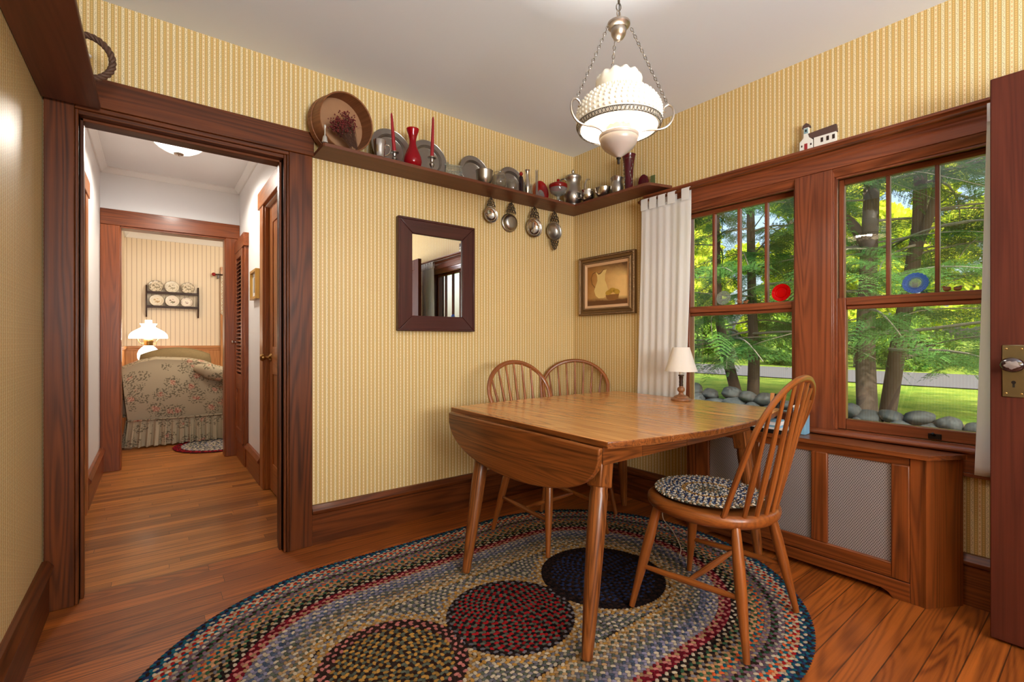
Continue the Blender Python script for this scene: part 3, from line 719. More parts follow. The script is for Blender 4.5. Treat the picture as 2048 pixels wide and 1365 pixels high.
for tx, ty, bx_, by in ((1.335, 1.195, 1.163, 1.105), (1.315, 1.935, 1.155, 1.865), (2.375, 1.19, 2.42, 1.12), (2.42, 2.0, 2.455, 2.0)):
    g = G(); pts = []; rs = []
    for t, r in ((.0, .03), (.12, .036), (.17, .031), (.2, .034), (.4, .0335), (.7, .028), (.95, .0205), (1.0, .019)):
        pts.append((tx+(bx_-tx)*t-CX, ty+(by-ty)*t-CY, .66+(.0188-.66)*t)); rs.append(r)
    g.tube(pts, rs, 18)
    d = Vector((bx_-tx, by-ty, -.65)).normalized(); R = Vector((0,0,-1)).rotation_difference(d).to_matrix().to_4x4()
    g.xf = Matrix.Translation((tx-CX, ty-CY, .66)) @ R
    g.box(-.034, .034, -.034, .034, -.105, .05, 2); g.xf = Matrix()
    g.build('leg', 'oak_dark', tb, bevel=.006)
# ---------------------------------------------------------------- chairs
def make_chair():
    r = thing('windsor_chair', 'x', 'chair')
    # saddle seat
    def outline(a):
        x = .232*math.copysign(abs(math.cos(a))**.85, math.cos(a)); y = .245*math.copysign(abs(math.sin(a))**.85, math.sin(a))
        if y < 0: x *= 1-.13*(y/.245)**2
        return x, y+.015
    g = G(); n = 48; rings = [(.0, .40), (.8, .402), (.93, .408), (.985, .42), (1., .434), (.99, .447), (.95, .455), (.85, .453), (.6, .443), (.3, .439), (0, .438)]
    vs = []; fs = []
    for j, (s, z) in enumerate(rings):
        for i in range(n):
            x, y = outline(2*PI*i/n); dz = 0
            if z > .437 and s < .9: dz = .006*(1-s)*math.cos(2*PI*i/n*2)
            vs.append((x*s, y*s, z+dz))
    for j in range(len(rings)-1):
        for i in range(n): fs.append((j*n+i, j*n+(i+1) % n, (j+1)*n+(i+1) % n, (j+1)*n+i))
    g.add(vs, fs, 1, True); g.build('seat', 'chair_wood', r, sharp=60)
    def hp(z): return -.115-.40*(z-.45)
    # bow
    pts = [(-.178, hp(.44), .44), (-.196, hp(.52), .52), (-.216, hp(.62), .62), (-.23, hp(.71), .71)]
    for i in range(0, 25):
        a = PI-PI*i/24; z = .765+.187*math.sin(a); pts.append((.236*math.cos(a), hp(z), z))
    pts += [(-x, y, z) for x, y, z in pts[3::-1]]
    g = G(); g.tube(spline(pts, 2), .0125, 10, sq=(.8, 1.12), up=(0, 1, .4)); g.build('bow', 'chair_wood', r)
    def bowtop(x): return .765+.187*math.sqrt(max(0, 1-(x/.236)**2)) if abs(x) < .236 else .765
    for i in range(7):
        t = (i-3)/3; xb = .135*t; yb = -.212+.045*t*t; xt = .195*t; zt = bowtop(xt)-.004; yt = hp(zt)
        p = [(xb+(xt-xb)*u, yb+(yt-yb)*u, .445+(zt-.445)*u) for u in (0, .12, .3, .5, .75, 1)]
        g = G(); g.tube(p, [.0075, .009, .0108, .0095, .0072, .0058], 10); g.build('spindle', 'chair_wood', r)
    legs = {}
    for sx in (-1, 1):
        for sy in (-1, 1):
            top = Vector((.15*sx, .155*sy+.01, .425)); bot = Vector((.232*sx, .228*sy+.01, 0)); legs[sx, sy] = (top, bot)
            ts = (0, .1, .3, .5, .62, .8, 1); g = G()
            g.tube([top.lerp(bot, t) for t in ts], [.015, .0175, .021, .0205, .0185, .0145, .0115], 14); g.build('leg', 'chair_wood', r)
    def at(sx, sy, z): a, b = legs[sx, sy]; return a.lerp(b, (.425-z)/.425)
    mids = []
    for sx in (-1, 1):
        a = at(sx, -1, .19); b = at(sx, 1, .165); g = G(); g.tube([a.lerp(b, t) for t in (0, .15, .5, .85, 1)], [.008, .0105, .0135, .0105, .008], 10); g.build('stretcher', 'chair_wood', r); mids.append(a.lerp(b, .5))
    g = G(); g.tube([mids[0].lerp(mids[1], t) for t in (0, .15, .5, .85, 1)], [.008, .01, .0135, .01, .008], 10); g.build('stretcher', 'chair_wood', r)
    return r
ch = make_chair()
ch.location = (1.80, 1.003, .0155); ch.rotation_euler = (0, 0, math.radians(3.5)); ch['group'] = 'windsor chairs around the table'
ch['label'] = 'spindle-back chair with a braided seat pad, nearest to the radiator cover'
c2 = copy_tree(ch); c2.location = (1.79, 2.0, .0162); c2.rotation_euler = (0, 0, PI+math.radians(2)); c2['label'] = 'spindle-back chair tucked behind the table under the mirror side'
c3 = copy_tree(ch); c3.location = (2.285, 2.265, .0098); c3.rotation_euler = (math.radians(1.6), 0, math.radians(137)); c3['label'] = 'spindle-back chair standing in the room corner below the porringers'
# ---------------------------------------------------------------- braided rugs
def braid(paths, w, pitch, z, hgt, cols_of, seed=1, keep=None, ang=38, ovl=1.36, bright=1.0):
    rng = random.Random(seed); vs = []; fs = []; cs = []
    ring = [(math.cos(2*PI*i/6), math.sin(2*PI*i/6)) for i in range(6)]
    for k, P in enumerate(paths):
        P = np.array(P); d = np.roll(P, -1, 0)-P; L = np.sqrt((d**2).sum(1)); cum = np.concatenate([[0], np.cumsum(L)]); T = cum[-1]
        n = max(6, int(round(T/pitch))); cols = cols_of(k)
        for side in (0, 1):
            for i in range(n):
                s = (i+.5*side)*T/n % T; j = min(np.searchsorted(cum, s, 'right')-1, len(P)-1); t = (s-cum[j])/max(L[j], 1e-9)
                p = P[j]+d[j]*t; tx, ty = d[j]/max(L[j], 1e-9); nx, ny = -ty, tx; off = (side-.5)*.5*w
                cx, cy = p[0]+nx*off, p[1]+ny*off
                if keep and not keep(cx, cy, k): continue
                a = math.atan2(ty, tx)+math.radians(ang if side else -ang); ca, sa = math.cos(a), math.sin(a)
                c = cols[(i+side) % 3 if side == 0 else (i+2) % 3]; v = rng.uniform(.48, .88)*bright; c = (c[0]*v, c[1]*v, c[2]*v)
                b = len(vs); la = pitch*ovl*.5; lb = w*.30
                vs.append((cx, cy, z+hgt)); cs.append(c)
                for ex, ey in ring:
                    x = ex*la; y = ey*lb; vs.append((cx+x*ca-y*sa, cy+x*sa+y*ca, z+hgt*.45)); cs.append((c[0]*.9, c[1]*.9, c[2]*.9))
                for q in range(6): fs.append((b, b+1+q, b+1+(q+1) % 6))
    return vs, fs, cs
def rgb(r, g, b): return lin(r, g, b)[:3]
NAVY, TEAL, CREAM, RED, ORG = rgb(44,56,92), rgb(32,96,112), rgb(196,180,154), rgb(160,30,34), rgb(206,92,50)
PEACH, MAUVE, GREY, BRN, TAN = rgb(208,150,106), rgb(124,92,106), rgb(116,112,118), rgb(54,36,30), rgb(170,136,96)
GRN, BLK, MRN, PINK, LAV = rgb(58,92,64), rgb(32,26,26), rgb(108,22,34), rgb(196,120,112), rgb(140,134,156)
GOLD, SAGE, SLATE, BLUE = rgb(186,138,66), rgb(92,96,82), rgb(78,90,110), rgb(70,96,146)
def stadium(xa, xb, y, r, n=60):
    pts = []
    for i in range(n+1): a = -PI/2+PI*i/n; pts.append((xb+r*math.cos(a), y+r*math.sin(a)))
    m = max(2, int((xb-xa)/.05)) if xb > xa else 0
    for i in range(1, m): pts.append((xb+(xa-xb)*i/m, y+r))
    for i in range(n+1): a = PI/2+PI*i/n; pts.append((xa+r*math.cos(a), y+r*math.sin(a)))
    for i in range(1, m): pts.append((xa+(xb-xa)*i/m, y-r))
    return pts
RX0, RX1, RY = .70, 1.62, 1.495; RW = .0238
outer = [(NAVY,TEAL,BRN),(CREAM,TEAL,NAVY),(RED,CREAM,PEACH),(ORG,CREAM,TEAL),(MAUVE,GREY,CREAM),(BRN,MAUVE,GRN),(GREY,MAUVE,TAN),(TAN,ORG,TEAL),(PEACH,TAN,GRN),(BRN,TAN,GREY),(BLK,GRN,TAN),(BLK,CREAM,BRN),(MRN,PINK,MRN),(TAN,MRN,PINK),(GREY,LAV,CREAM),(LAV,CREAM,SLATE),(GREY,SLATE,LAV),(SAGE,CREAM,GREY),(TAN,GREY,SAGE),(GREY,TAN,CREAM),(SAGE,CREAM,TAN),(GOLD,TAN,CREAM)]
paths = [stadium(RX0, RX1, RY, .862-RW*(k+.5)) for k in range(len(outer))]
V, F, C = braid(paths, RW, .0172, .004, .009, lambda k: outer[k], 3)
RI = .862-RW*len(outer)
circ = [(.645, RY+.005, .252), (1.135, RY, .256), (1.665, RY-.01, .285)]
def circ_cols(ci):
    def f(k):
        if k < 2 and ci != 1: return (BRN, BRN, PINK) if ci == 0 else (BLK, BRN, BLK)
        if k < 1: return (BLK, BRN, GREY)
        return ((GOLD, BRN, SAGE), (RED, BLK, SAGE), (BLK, NAVY, BRN))[ci]
    return f
for ci, (cx, cy, R0) in enumerate(circ):
    ps = [[(cx+(R0-RW*(k+.5))*math.cos(a), cy+(R0-RW*(k+.5))*math.sin(a)) for a in np.linspace(0, 2*PI, 48, endpoint=False)] for k in range(int(R0/RW-.4))]
    v, f, c = braid(ps, RW, .0172, .004, .009, circ_cols(ci), 10+ci); b = len(V); V += v; C += c; F += [tuple(q+b for q in t) for t in f]
    # scalloped fill rings between the circles and the oval bands
    ps = [[(cx+(R0+RW*(k+.5))*math.cos(a), cy+(R0+RW*(k+.5))*math.sin(a)) for a in np.linspace(0, 2*PI, 60, endpoint=False)] for k in range(7)]
    def keep(x, y, k, ci=ci):
        dx = max(RX0-x, 0, x-RX1)
        if math.hypot(dx, y-RY) > RI-.004: return False
        ds = [math.hypot(x-a, y-b_)-r_ for a, b_, r_ in circ]
        return ds.index(min(ds)) == ci
    v, f, c = braid(ps, RW, .0172, .004, .009, lambda k: [(GOLD,TAN,CREAM),(CREAM,GOLD,GREY),(GREY,CREAM,SAGE)][min(k, 2)], 20+ci, keep); b = len(V); V += v; C += c; F += [tuple(q+b for q in t) for t in f]
g = G(); g.col = True
g.v = V; g.f = F; g.c = C; g.s = [True]*len(F); g.m = [0]*len(F); g.g = [(0, 0, 0)]*len(V)
base = stadium(RX0, RX1, RY, .858); n = len(base); b = len(V)
g.prism(base, .0005, .0075, 2, mat=1)
rug = tag(g.build('braided_rug', ['braid', 'braid_base'], sharp=80), 'large oval multicoloured braided rug under the dining table', 'rug')
# braided seat pad on the near chair
SPX, SPY = 1.832, 1.056
WHT = rgb(226,216,196); STL = rgb(104,120,144); pc = [(TAN,WHT,SAGE),(STL,WHT,TAN),(NAVY,STL,WHT),(WHT,TAN,NAVY),(STL,WHT,NAVY),(WHT,NAVY,WHT),(GOLD,GOLD,TAN),(WHT,NAVY,WHT),(STL,WHT,SAGE),(TAN,SAGE,WHT),(SAGE,TAN,SAGE)]
ps = [[((  .210-.0178*(k+.5))*math.cos(a), (  .210-.0178*(k+.5))*math.sin(a)) for a in np.linspace(0, 2*PI, 48, endpoint=False)] for k in range(12)]
V, F, C = braid(ps, .0178, .015, .0, .012, lambda k: pc[min(k, 10)], 5, bright=1.25)
g = G(); g.col = True; g.v = V; g.f = F; g.c = C; g.s = [True]*len(F); g.m = [0]*len(F); g.g = [(0, 0, 0)]*len(V)
g.lathe([(.208, .001), (.208, .007), (0, .0075)], 40, mat=1)
tag(g.build('seat_pad', ['braid', 'braid_base'], sharp=80, loc=(SPX, SPY, .4735)), 'round blue and cream braided pad lying on the near chair seat', 'cushion')
# ---------------------------------------------------------------- radiator cover (window-wall frame)
rc = thing('radiator_cover', 'wooden radiator cover with perforated metal grilles under the windows', 'radiator cover', mw=WM)
A, Bq = 1.10, 2.171; ZT = .612; nf = .192
g = G(); pt = [(.058, -(Bq+.105)), (.06, -(Bq+.10)), (nf+.02, -(Bq+.012)), (nf+.024, -(Bq-.01)), (nf+.024, -(A+.01)), (nf+.02, -(A-.012)), (.06, -(A-.10)), (.058, -(A-.105))]
g.prism([(-0+q[1], q[0]) for q in pt], ZT, ZT+.02, 2, 0); g.build('top', 'radiator_wood', rc, bevel=.005, seg=3)
for q0, q1 in ((Bq, 2.118), (1.155, A)):
    g = G(); g.box(-q0, -q1, nf-.02, nf, 0, ZT, 2); g.build('corner_post', 'radiator_wood', rc, bevel=.002)
for s0, s1 in ((Bq, Bq+.09), (A, A-.09)):
    g = G(); g.prism([(-s0, nf), (-s1, .042), (-s1+.018*(1 if s1 > s0 else -1), .042), (-s0+.018*(1 if s1 > s0 else -1), nf)], 0, ZT, 2, 2); g.build('side_panel', 'radiator_wood', rc)
st = [1.155, 1.235, 1.449, 1.512, 1.749, 1.818, 2.055, 2.118]
g = G(); g.box(-2.118, -1.155, nf-.02, nf-.004, .57, ZT, 0); g.box(-2.118, -1.155, nf-.02, nf+.002, .084, .15, 0)
for a, b in ((st[0], st[1]), (st[2], st[3]), (st[4], st[5]), (st[6], st[7])): g.box(-b, -a, nf-.02, nf+.004, .15 if a not in (st[0], st[6]) else .084, .575, 2)
g.build('face_frame', 'radiator_wood', rc, bevel=.005)
for a, b in ((st[1], st[2]), (st[3], st[4]), (st[5], st[6])):
    g = G(); gb(g, -b-.004, -a+.004, nf-.018, nf-.012, .146, .574, gx); g.build('grille', 'screen', rc)
g = G(); kick = [(0, -2.118), (0, -2.06), (.018, -2.045), (.028, -2.02), (.028, -1.26), (.018, -1.235), (0, -1.215), (0, -1.155), (.081, -1.155), (.081, -2.118)]
g.prism([(z, x) for z, x in kick], nf-.018, nf, 1, 0); g.build('kick_board', 'radiator_wood', rc, bevel=.002)
# papers and dark tray on the radiator cover
ZR = ZT+.0206
sb = thing('letter_tray', 'black tray of papers on the radiator cover behind the chair', 'tray', mw=wframe(1.52, .152, ZR))
g = G(); g.box(-.115, .115, -.055, .055, 0, .008); g.box(-.115, .115, -.055, -.050, .008, .03); g.box(-.115, .115, .050, .055, .008, .02); g.build('tray', 'black', sb, bevel=.002)
labs = ['thick white paper pad lying at the bottom of the black tray', 'pale blue folder lying between the white papers in the black tray', 'white envelope stack lying near the top of the tray pile', 'pale blue booklet lying on top of the tray pile']
for i in range(4):
    g = G(Matrix.Rotation((.03, -.05, .06, -.09)[i], 4, 'Z')); h_ = (.02, .008, .018, .007)[i]
    g.box(-.10+i*.007, .098-i*.006, -.044+i*.002, .043-i*.002, 0, h_)
    tag(g.build('paper', 'paper_white' if i % 2 == 0 else 'paper_blue', mw=wframe(1.52, .152, ZR+(.0086, .0292, .0378, .0564)[i])), labs[i], 'paper', 'papers in the black tray')
lh = thing('letter_holder', 'small upright wood and black holder standing beside the papers', 'holder', mw=wframe(1.535, .077, ZR))
hs_ = [(-.016, 0), (.016, 0), (.0135, .17), (.008, .192), (-.004, .19), (-.011, .175)]
g = G(); g.prism(hs_, -.006, .014, 0, 2); g.build('wooden_face', 'pine', lh, bevel=.002)
g = G(); g.prism([(a*.95, b*.985) for a, b in hs_], -.028, -.0065, 0, 2); g.build('black_back', 'black', lh, bevel=.002)
bx = thing('blue_box', 'small blue box standing at the window side of the papers', 'box', mw=wframe(1.675, .10, ZR))
g = G(); g.box(-.028, .028, -.03, .03, 0, .13); g.build('carton', 'paper_blue', bx, bevel=.003); g = G(); g.box(-.029, .029, -.031, .031, .1302, .142); g.build('lid', 'paper_white', bx, bevel=.002)
# ---------------------------------------------------------------- small lamp on the table
tl = thing('table_lamp', 'small lamp with a white cone shade and turned wooden base on the table', 'lamp', (2.455, 1.58, .751))
g = G(); g.lathe([(.056,0),(.058,.006),(.056,.012),(.044,.017),(.04,.024),(.03,.03),(.016,.036),(.012,.045),(.013,.05),(.02,.056),(.022,.066),(.019,.075),(.012,.08),(.0105,.085)], 28); g.build('base', 'lamp_wood', tl)
g = G(); g.lathe([(.0105,.084),(.012,.09),(.0105,.1),(.012,.11),(.0105,.12),(.012,.13),(.013,.136),(.0105,.14),(.016,.144),(.016,.15),(.011,.153)], 20); g.build('turned_stem', 'dark_wood', tl)
g = G(); g.lathe([(.0115,.152),(.0115,.2),(.008,.205)], 16); g.build('candle_tube', 'side_white', tl)
g = G(); g.lathe([(.0905,.172),(.0475,.312),(.046,.312),(.0885,.1725)], 40, closed=True); g.tube([(-.046,0,.30),(0,0,.296),(.046,0,.30)], .0015, 6); g.build('lamp_shade', 'fabric_shade', tl)
g = G(); cp = spline([(2.46,1.65,.7535),(2.53,1.665,.7535),(2.575,1.67,.7538),(2.595,1.67,.742),(2.597,1.67,.69),(2.597,1.67,.25)], 6); g.tube(cp, .0025, 6); tag(g.build('lamp_cord', 'cord'), 'thin pale cord running from the small lamp over the table edge', 'cord')
g = G(); cp = spline([(2.58,1.72,.25),(2.52,1.74,.12),(2.45,1.70,.03),(2.36,1.58,.019),(2.2,1.42,.019),(2.1,1.36,.019)], 8); g.tube(cp, .0025, 6); tag(g.build('floor_cord', 'cord'), 'thin pale cord drooping to the rug under the table', 'cord')
# ---------------------------------------------------------------- mirror and painting
mr = thing('wall_mirror', 'mirror in a wide dark wooden frame on the back wall', 'mirror', (1.4285, YB, 1.507))
g = G(); w, h, fw = .271, .345, .094
for sx in (-1, 1):
    g.prism([(-h, sx*w), (h, sx*w), (h-fw, sx*(w-fw)), (-h+fw, sx*(w-fw))], -.034, -.004, 1, 2)
for sz in (-1, 1):
    g.prism([(sz*h, -w), (sz*h, w), (sz*(h-fw), w-fw), (sz*(h-fw), -w+fw)], -.034, -.004, 1, 0)
g.build('frame', 'mirror_wood', mr, bevel=.004)
g = G()
for a, b, c, d in ((-w, w, h-.014, h), (-w, w, -h, -h+.014), (-w, -w+.014, -h+.014, h-.014), (w-.014, w, -h+.014, h-.014)): g.box(a, b, -.04, -.03, c, d)
g.build('raised_edge', 'mirror_wood', mr, bevel=.003)
g = G(); g.box(-w+fw-.004, w-fw+.004, -.022, -.018, -h+fw-.004, h-fw+.004); g.build('glass', 'mirror_glass', mr)
pt = thing('framed_painting', 'framed still life of a cream pitcher and fruit bowl beside the curtain', 'painting', mw=wframe(.345, 0, 1.516))
w, h = .262, .222
def frame_ring(g, w0, h0, w1, h1, n0, n1, m0=None):
    for sx in (-1, 1):
        g.add([(sx*w0,n0,-h0),(sx*w0,n0,h0),(sx*w1,n1,h1),(sx*w1,n1,-h1)], [(0,1,2,3) if sx > 0 else (3,2,1,0)], 2)
    for sz in (-1, 1):
        g.add([(-w0,n0,sz*h0),(w0,n0,sz*h0),(w1,n1,sz*h1),(-w1,n1,sz*h1)], [(3,2,1,0) if sz > 0 else (0,1,2,3)], 0)
g = G(); prof = [(0, .002), (0, .03), (.006, .034), (.014, .034), (.018, .026), (.034, .02), (.042, .026), (.052, .024), (.054, .016)]
for (d0, n0), (d1, n1) in zip(prof, prof[1:]): frame_ring(g, w-d0, h-d0, w-d1, h-d1, n0, n1)
fr = g.build('carved_frame', 'ornate', pt)
for d, nn, sp, rr in ((.010, .034, .012, .0045), (.047, .025, .011, .004)):
    g = G()
    for sx in (-1, 1):
        k_ = int(2*(h-d)/sp)
        for i in range(k_): g.ball((sx*(w-d), nn, -(h-d)+(i+.5)*2*(h-d)/k_), rr, 6, s=(1, .7, 1.2))
    for sz in (-1, 1):
        k_ = int(2*(w-d)/sp)
        for i in range(k_): g.ball((-(w-d)+(i+.5)*2*(w-d)/k_, nn, sz*(h-d)), rr, 6, s=(1.2, .7, 1))
    g.build('beading', 'ornate', fr)
g = G(); frame_ring(g, w-.054, h-.054, w-.058, h-.058, .018, .018); frame_ring(g, w-.058, h-.058, w-.074, h-.074, .018, .010); g.build('linen_liner', 'linen', pt)
cw, chh = w-.073, h-.073
g = G(); g.add([(-cw,.009,-chh),(cw,.009,-chh),(cw,.009,chh),(-cw,.009,chh)], [(3,2,1,0)], [(1,0,0),(0,0,0),(0,1,0),(1,1,0)]); cv = g.build('canvas', 'canvas', pt)
# painted jug and fruit bowl: thin paint layers on the canvas (local x is mirrored: +x is the jug side)
def px(u, v): return (cw-2*cw*u, -chh+2*chh*v)
def flat(name, pts, n, mat):
    g = G(); q = [px(*p) for p in pts]; g.prism([(z, x) for x, z in q], .009, .009+n, 1); g.build(name, mat, cv)
jug = [(.22,.86),(.30,.80),(.36,.83),(.42,.9),(.50,.88),(.46,.76),(.455,.62),(.50,.5),(.53,.38),(.5,.25),(.44,.18),(.3,.18),(.22,.25),(.18,.38),(.22,.5),(.265,.62),(.26,.74)]
flat('painted_jug', jug, .0006, 'paint_jug')
flat('painted_jug', [(.22,.86),(.30,.80),(.36,.83),(.42,.9),(.50,.88),(.42,.875),(.36,.80),(.30,.775)], .0009, 'paint_jug_dark')
flat('painted_jug', [(.22,.86),(.14,.83),(.09,.7),(.12,.55),(.2,.45),(.205,.465),(.135,.56),(.105,.7),(.15,.81),(.22,.84)], .0007, 'paint_jug_dark')
flat('painted_bowl', [(.47,.25),(.8,.25),(.78,.14),(.7,.1),(.57,.1),(.5,.15)], .0006, 'paint_bowl')
for cx, cy, a in ((.55, .3, .3), (.64, .35, 0), (.74, .31, -.5)):
    flat('painted_fruit', [(cx+.085*math.cos(t)*math.cos(a)-.06*math.sin(t)*math.sin(a), cy+.085*math.cos(t)*math.sin(a)+.06*math.sin(t)*math.cos(a)) for t in np.linspace(0, 2*PI, 16, endpoint=False)], .0008, 'paint_fruit')
# ---------------------------------------------------------------- curtains
def curtain(root, s0, s1, b0, b1, z0, z1, nbase, folds, seed, sink=0):
    rng = random.Random(seed); ph = [rng.uniform(0, 6.3) for _ in range(6)]
    def fn(u, v):
        z = z0+(z1-z0)*v; k = 1-v
        uu = u+.012*math.sin(7*u+3*v+ph[3])*k
        s = (s0+(s1-s0)*uu)*v+(b0+(b1-b0)*uu)*k
        a = .009*math.sin(2*PI*folds*u+ph[0]+.9*math.sin(2.2*v+ph[1]))*(.6+.4*math.sin(3.1*u+ph[4]))+.0025*math.sin(2*PI*folds*2.7*u+ph[2]+1.3*v)
        return (-s, nbase-(sink*k**.7)+a*(.45+.55*min(1, k*2.2)), z)
    g = G(); g.grid(fn, 90, 40); return g.build('cloth', 'curtain_sheer', root, solid=.0015)
cr = thing('curtain_rod', 'dark wooden curtain rod with brackets in front of the window head casing', 'curtain rod', mw=WM)
g = G(); g.tube([(-.68, .085, 2.03), (-2.76, .085, 2.03)], .009, 10); g.build('rod', 'trim_wood', cr)
for s in (.70, 2.74):
    g = G(); g.prism([(.002, 2.05), (.085, 2.048), (.099, 2.035), (.095, 2.018), (.08, 2.005), (.05, 1.975), (.03, 1.93), (.014, 1.91), (.002, 1.91)], -s-.007, -s+.007, 0, 1); g.build('bracket', 'trim_wood', cr, bevel=.003)
def make_curtain(label, s0, s1, b0, b1, tabs, seed):
    c = thing('curtain', label, 'curtain', mw=WM, group='white tab-top curtains'); curtain(c, s0, s1, b0, b1, .672 if s0 < 1 else .56, 1.985, .085, 2.6 if s0 < 1 else 2.4, seed, .042 if s0 < 1 else 0)
    for s in tabs:
        g = G(); pr = [(.098, 1.965), (.0975, 2.03), (.095, 2.04), (.085, 2.0435), (.075, 2.04), (.0725, 2.03), (.072, 1.965), (.0735, 1.965), (.074, 2.03), (.0765, 2.038), (.085, 2.041), (.0935, 2.038), (.096, 2.03), (.0965, 1.965)]
        g.prism(pr, -s-.026, -s+.026, 0, 1); g.build('tab', 'curtain_sheer', c)
    return c
make_curtain('white tab-top curtain hanging between the painting and the window', .705, 1.062, .645, 1.0, (.735, .80, .865, .935, 1.032), 3)
make_curtain('white tab-top curtain edge showing beside the open door', 2.335, 2.66, 2.30, 2.62, (2.362, 2.43, 2.5, 2.57, 2.635), 5)
# ---------------------------------------------------------------- pendant lamp
PX, PY = 1.34, 1.116
pn = thing('pendant_lamp', 'hanging hobnail milk glass lamp with chains and scrolled arms over the table', 'lamp', (PX, PY, 0))
def chain(g, p, q, ll=.019, r=.0013, w=.0048):
    p = Vector(p); q = Vector(q); d = (q-p); n = max(2, int(round(d.length/(ll*.80)))); t = d.normalized()
    a = Vector((0,0,1)) if abs(t.z) < .9 else Vector((.6,.8,0)); x = (a-t*a.dot(t)).normalized(); y = t.cross(x)
    for i in range(n):
        c = p+d*((i+.5)/n); b = x if i % 2 else y; L = d.length/n/.80*.5
        pts = [c+t*(math.cos(u)*(L-w*.2))+b*(math.sin(u)*w) for u in np.linspace(0, 2*PI, 10, endpoint=False)]
        g.tube(pts, r, 5, closed=True)
g = G(); chain(g, (0,0,2.30), (0,0,2.535), .034, .0022, .0085); g.tube([(.004,.002,2.25),(.006,0,2.4),(.003,.002,2.54)], .0022, 6); g.build('ceiling_chain', 'chain_metal', pn)
g = G(); g.lathe([(.0,2.565),(.05,2.565),(.055,2.556),(.04,2.545),(.02,2.538),(.008,2.53)][::-1], 24); g.build('canopy', 'lamp_metal', pn)
g = G(); g.lathe([(0,2.187),(.006,2.188),(.007,2.193),(.018,2.199),(.026,2.212),(.028,2.226),(.027,2.234),(.036,2.238),(.041,2.245),(.041,2.252),(.03,2.258),(.012,2.264),(.005,2.276)], 28)
g.tube([(math.cos(u)*.009, 0, 2.288+math.sin(u)*.012) for u in np.linspace(0, 2*PI, 12, endpoint=False)], .0022, 6, closed=True); g.build('hub', 'lamp_metal', pn)
# arms: three scrolls from the font up and out to the chains
ca = -YAW+PI/2    # not used for placement of the lamp, only a readable turn of the arms
Rv = Vector((math.sin(YAW), -math.cos(YAW), 0)); Fv = Vector((math.cos(YAW), math.sin(YAW), 0))
arm_dirs = [(-Rv*.93-Fv*.36).normalized(), (Rv*.985-Fv*.1).normalized(), (Fv*.95+Rv*-.05).normalized()]
for d in arm_dirs:
    prof = [(.062,1.843),(.075,1.856),(.10,1.862),(.14,1.862),(.168,1.87),(.187,1.89),(.194,1.915),(.19,1.938),(.176,1.948),(.163,1.942),(.158,1.93),(.165,1.922)]
    pts = spline([(d.x*r, d.y*r, z) for r, z in prof], 6); k_ = len(pts)
    g = G(); g.tube(pts, [.005-.0014*i/k_ for i in range(k_)], 8); g.build('arm', 'lamp_metal', pn)
    g = G(); hubp = Vector((d.x*.036, d.y*.036, 2.238)); chain(g, hubp+Vector((d.x*.008, d.y*.008, -.004)), Vector((d.x*.174, d.y*.174, 1.947)), .018)
    g.build('arm_chain', 'chain_metal', pn)
# shade: hobnail dome with a ruffled crown
dome = [(.1405,1.872),(.146,1.885),(.150,1.905),(.1495,1.925),(.144,1.943),(.132,1.963),(.113,1.981),(.090,1.995),(.0735,2.002)]
g = G(); g.shell(dome+[(r-.0035, z-.002) for r, z in dome[::-1]], 56)
sh = g.build('shade', 'milk_glass', pn, sharp=60)
g = G()
for j, (r, z) in enumerate([(.1515,1.897),(.1525,1.913),(.1515,1.930),(.147,1.942),(.139,1.957),(.1285,1.9705),(.115,1.982),(.1,1.992)]):
    n_ = max(24, int(2*PI*r/.0195))
    for i in range(n_):
        a = 2*PI*(i+.5*(j % 2))/n_; g.ball((r*.985*math.cos(a), r*.985*math.sin(a), z), .005, 7)
g.build('hobnails', 'milk_glass', sh)
def ruf(r, z, a, j):
    k_ = max(0, min(1, (j-3)/3)) if j <= 6 else max(0, min(1, (9-j)/3))
    return r+.003*k_*math.cos(12*a), z+.0055*k_*abs(math.cos(6*a))
crown = [(.0735,2.001),(.071,2.007),(.074,2.015),(.081,2.026),(.0835,2.037),(.080,2.047),(.072,2.056)]
g = G(); g.shell(crown+[(r-.003, z-.0005) for r, z in crown[::-1]], 96, rip=lambda r, z, a, j: ruf(r, z, a, min(j, 13-j))); g.build('crown', 'milk_glass', sh, sharp=60)
g = G()
for rr, z in ((.1445,1.869),(.1515,1.884)): g.tube([(rr*math.cos(u), rr*math.sin(u), z) for u in np.linspace(0, 2*PI, 64, endpoint=False)], .0013, 6, closed=True)
for i in range(70):
    a = 2*PI*i/70; c = Vector((.1485*math.cos(a), .1485*math.sin(a), 1.8765)); tx = Vector((-math.sin(a), math.cos(a), 0))
    g.tube([c+tx*(.0062*math.cos(u))+Vector((.003*math.cos(a)*math.sin(u), .003*math.sin(a)*math.sin(u), .0068*math.sin(u))) for u in np.linspace(0, 2*PI, 8, endpoint=False)], .0011, 5, closed=True)
g.build('filigree_band', 'pewter_dark', sh)
g = G(); g.shell([(.066,1.832),(.071,1.836),(.071,1.846),(.064,1.85),(.05,1.852),(.05,1.848),(.062,1.843)], 40); g.lathe([(0,1.763),(.006,1.764),(.012,1.77),(.03,1.782),(.052,1.80),(.064,1.816),(.069,1.832),(.066,1.838),(0,1.84)], 48, rip=lambda r, z, a, j: (r*(1+(.025*math.cos(24*a) if 1 < j < 5 else 0)), z)); g.build('font_bowl', 'milk_base', pn, sharp=60)
g = G(); g.lathe([(0,1.742),(.0045,1.743),(.005,1.758),(.008,1.762),(.008,1.766),(0,1.767)], 14); g.build('finial', 'dark_metal', pn)
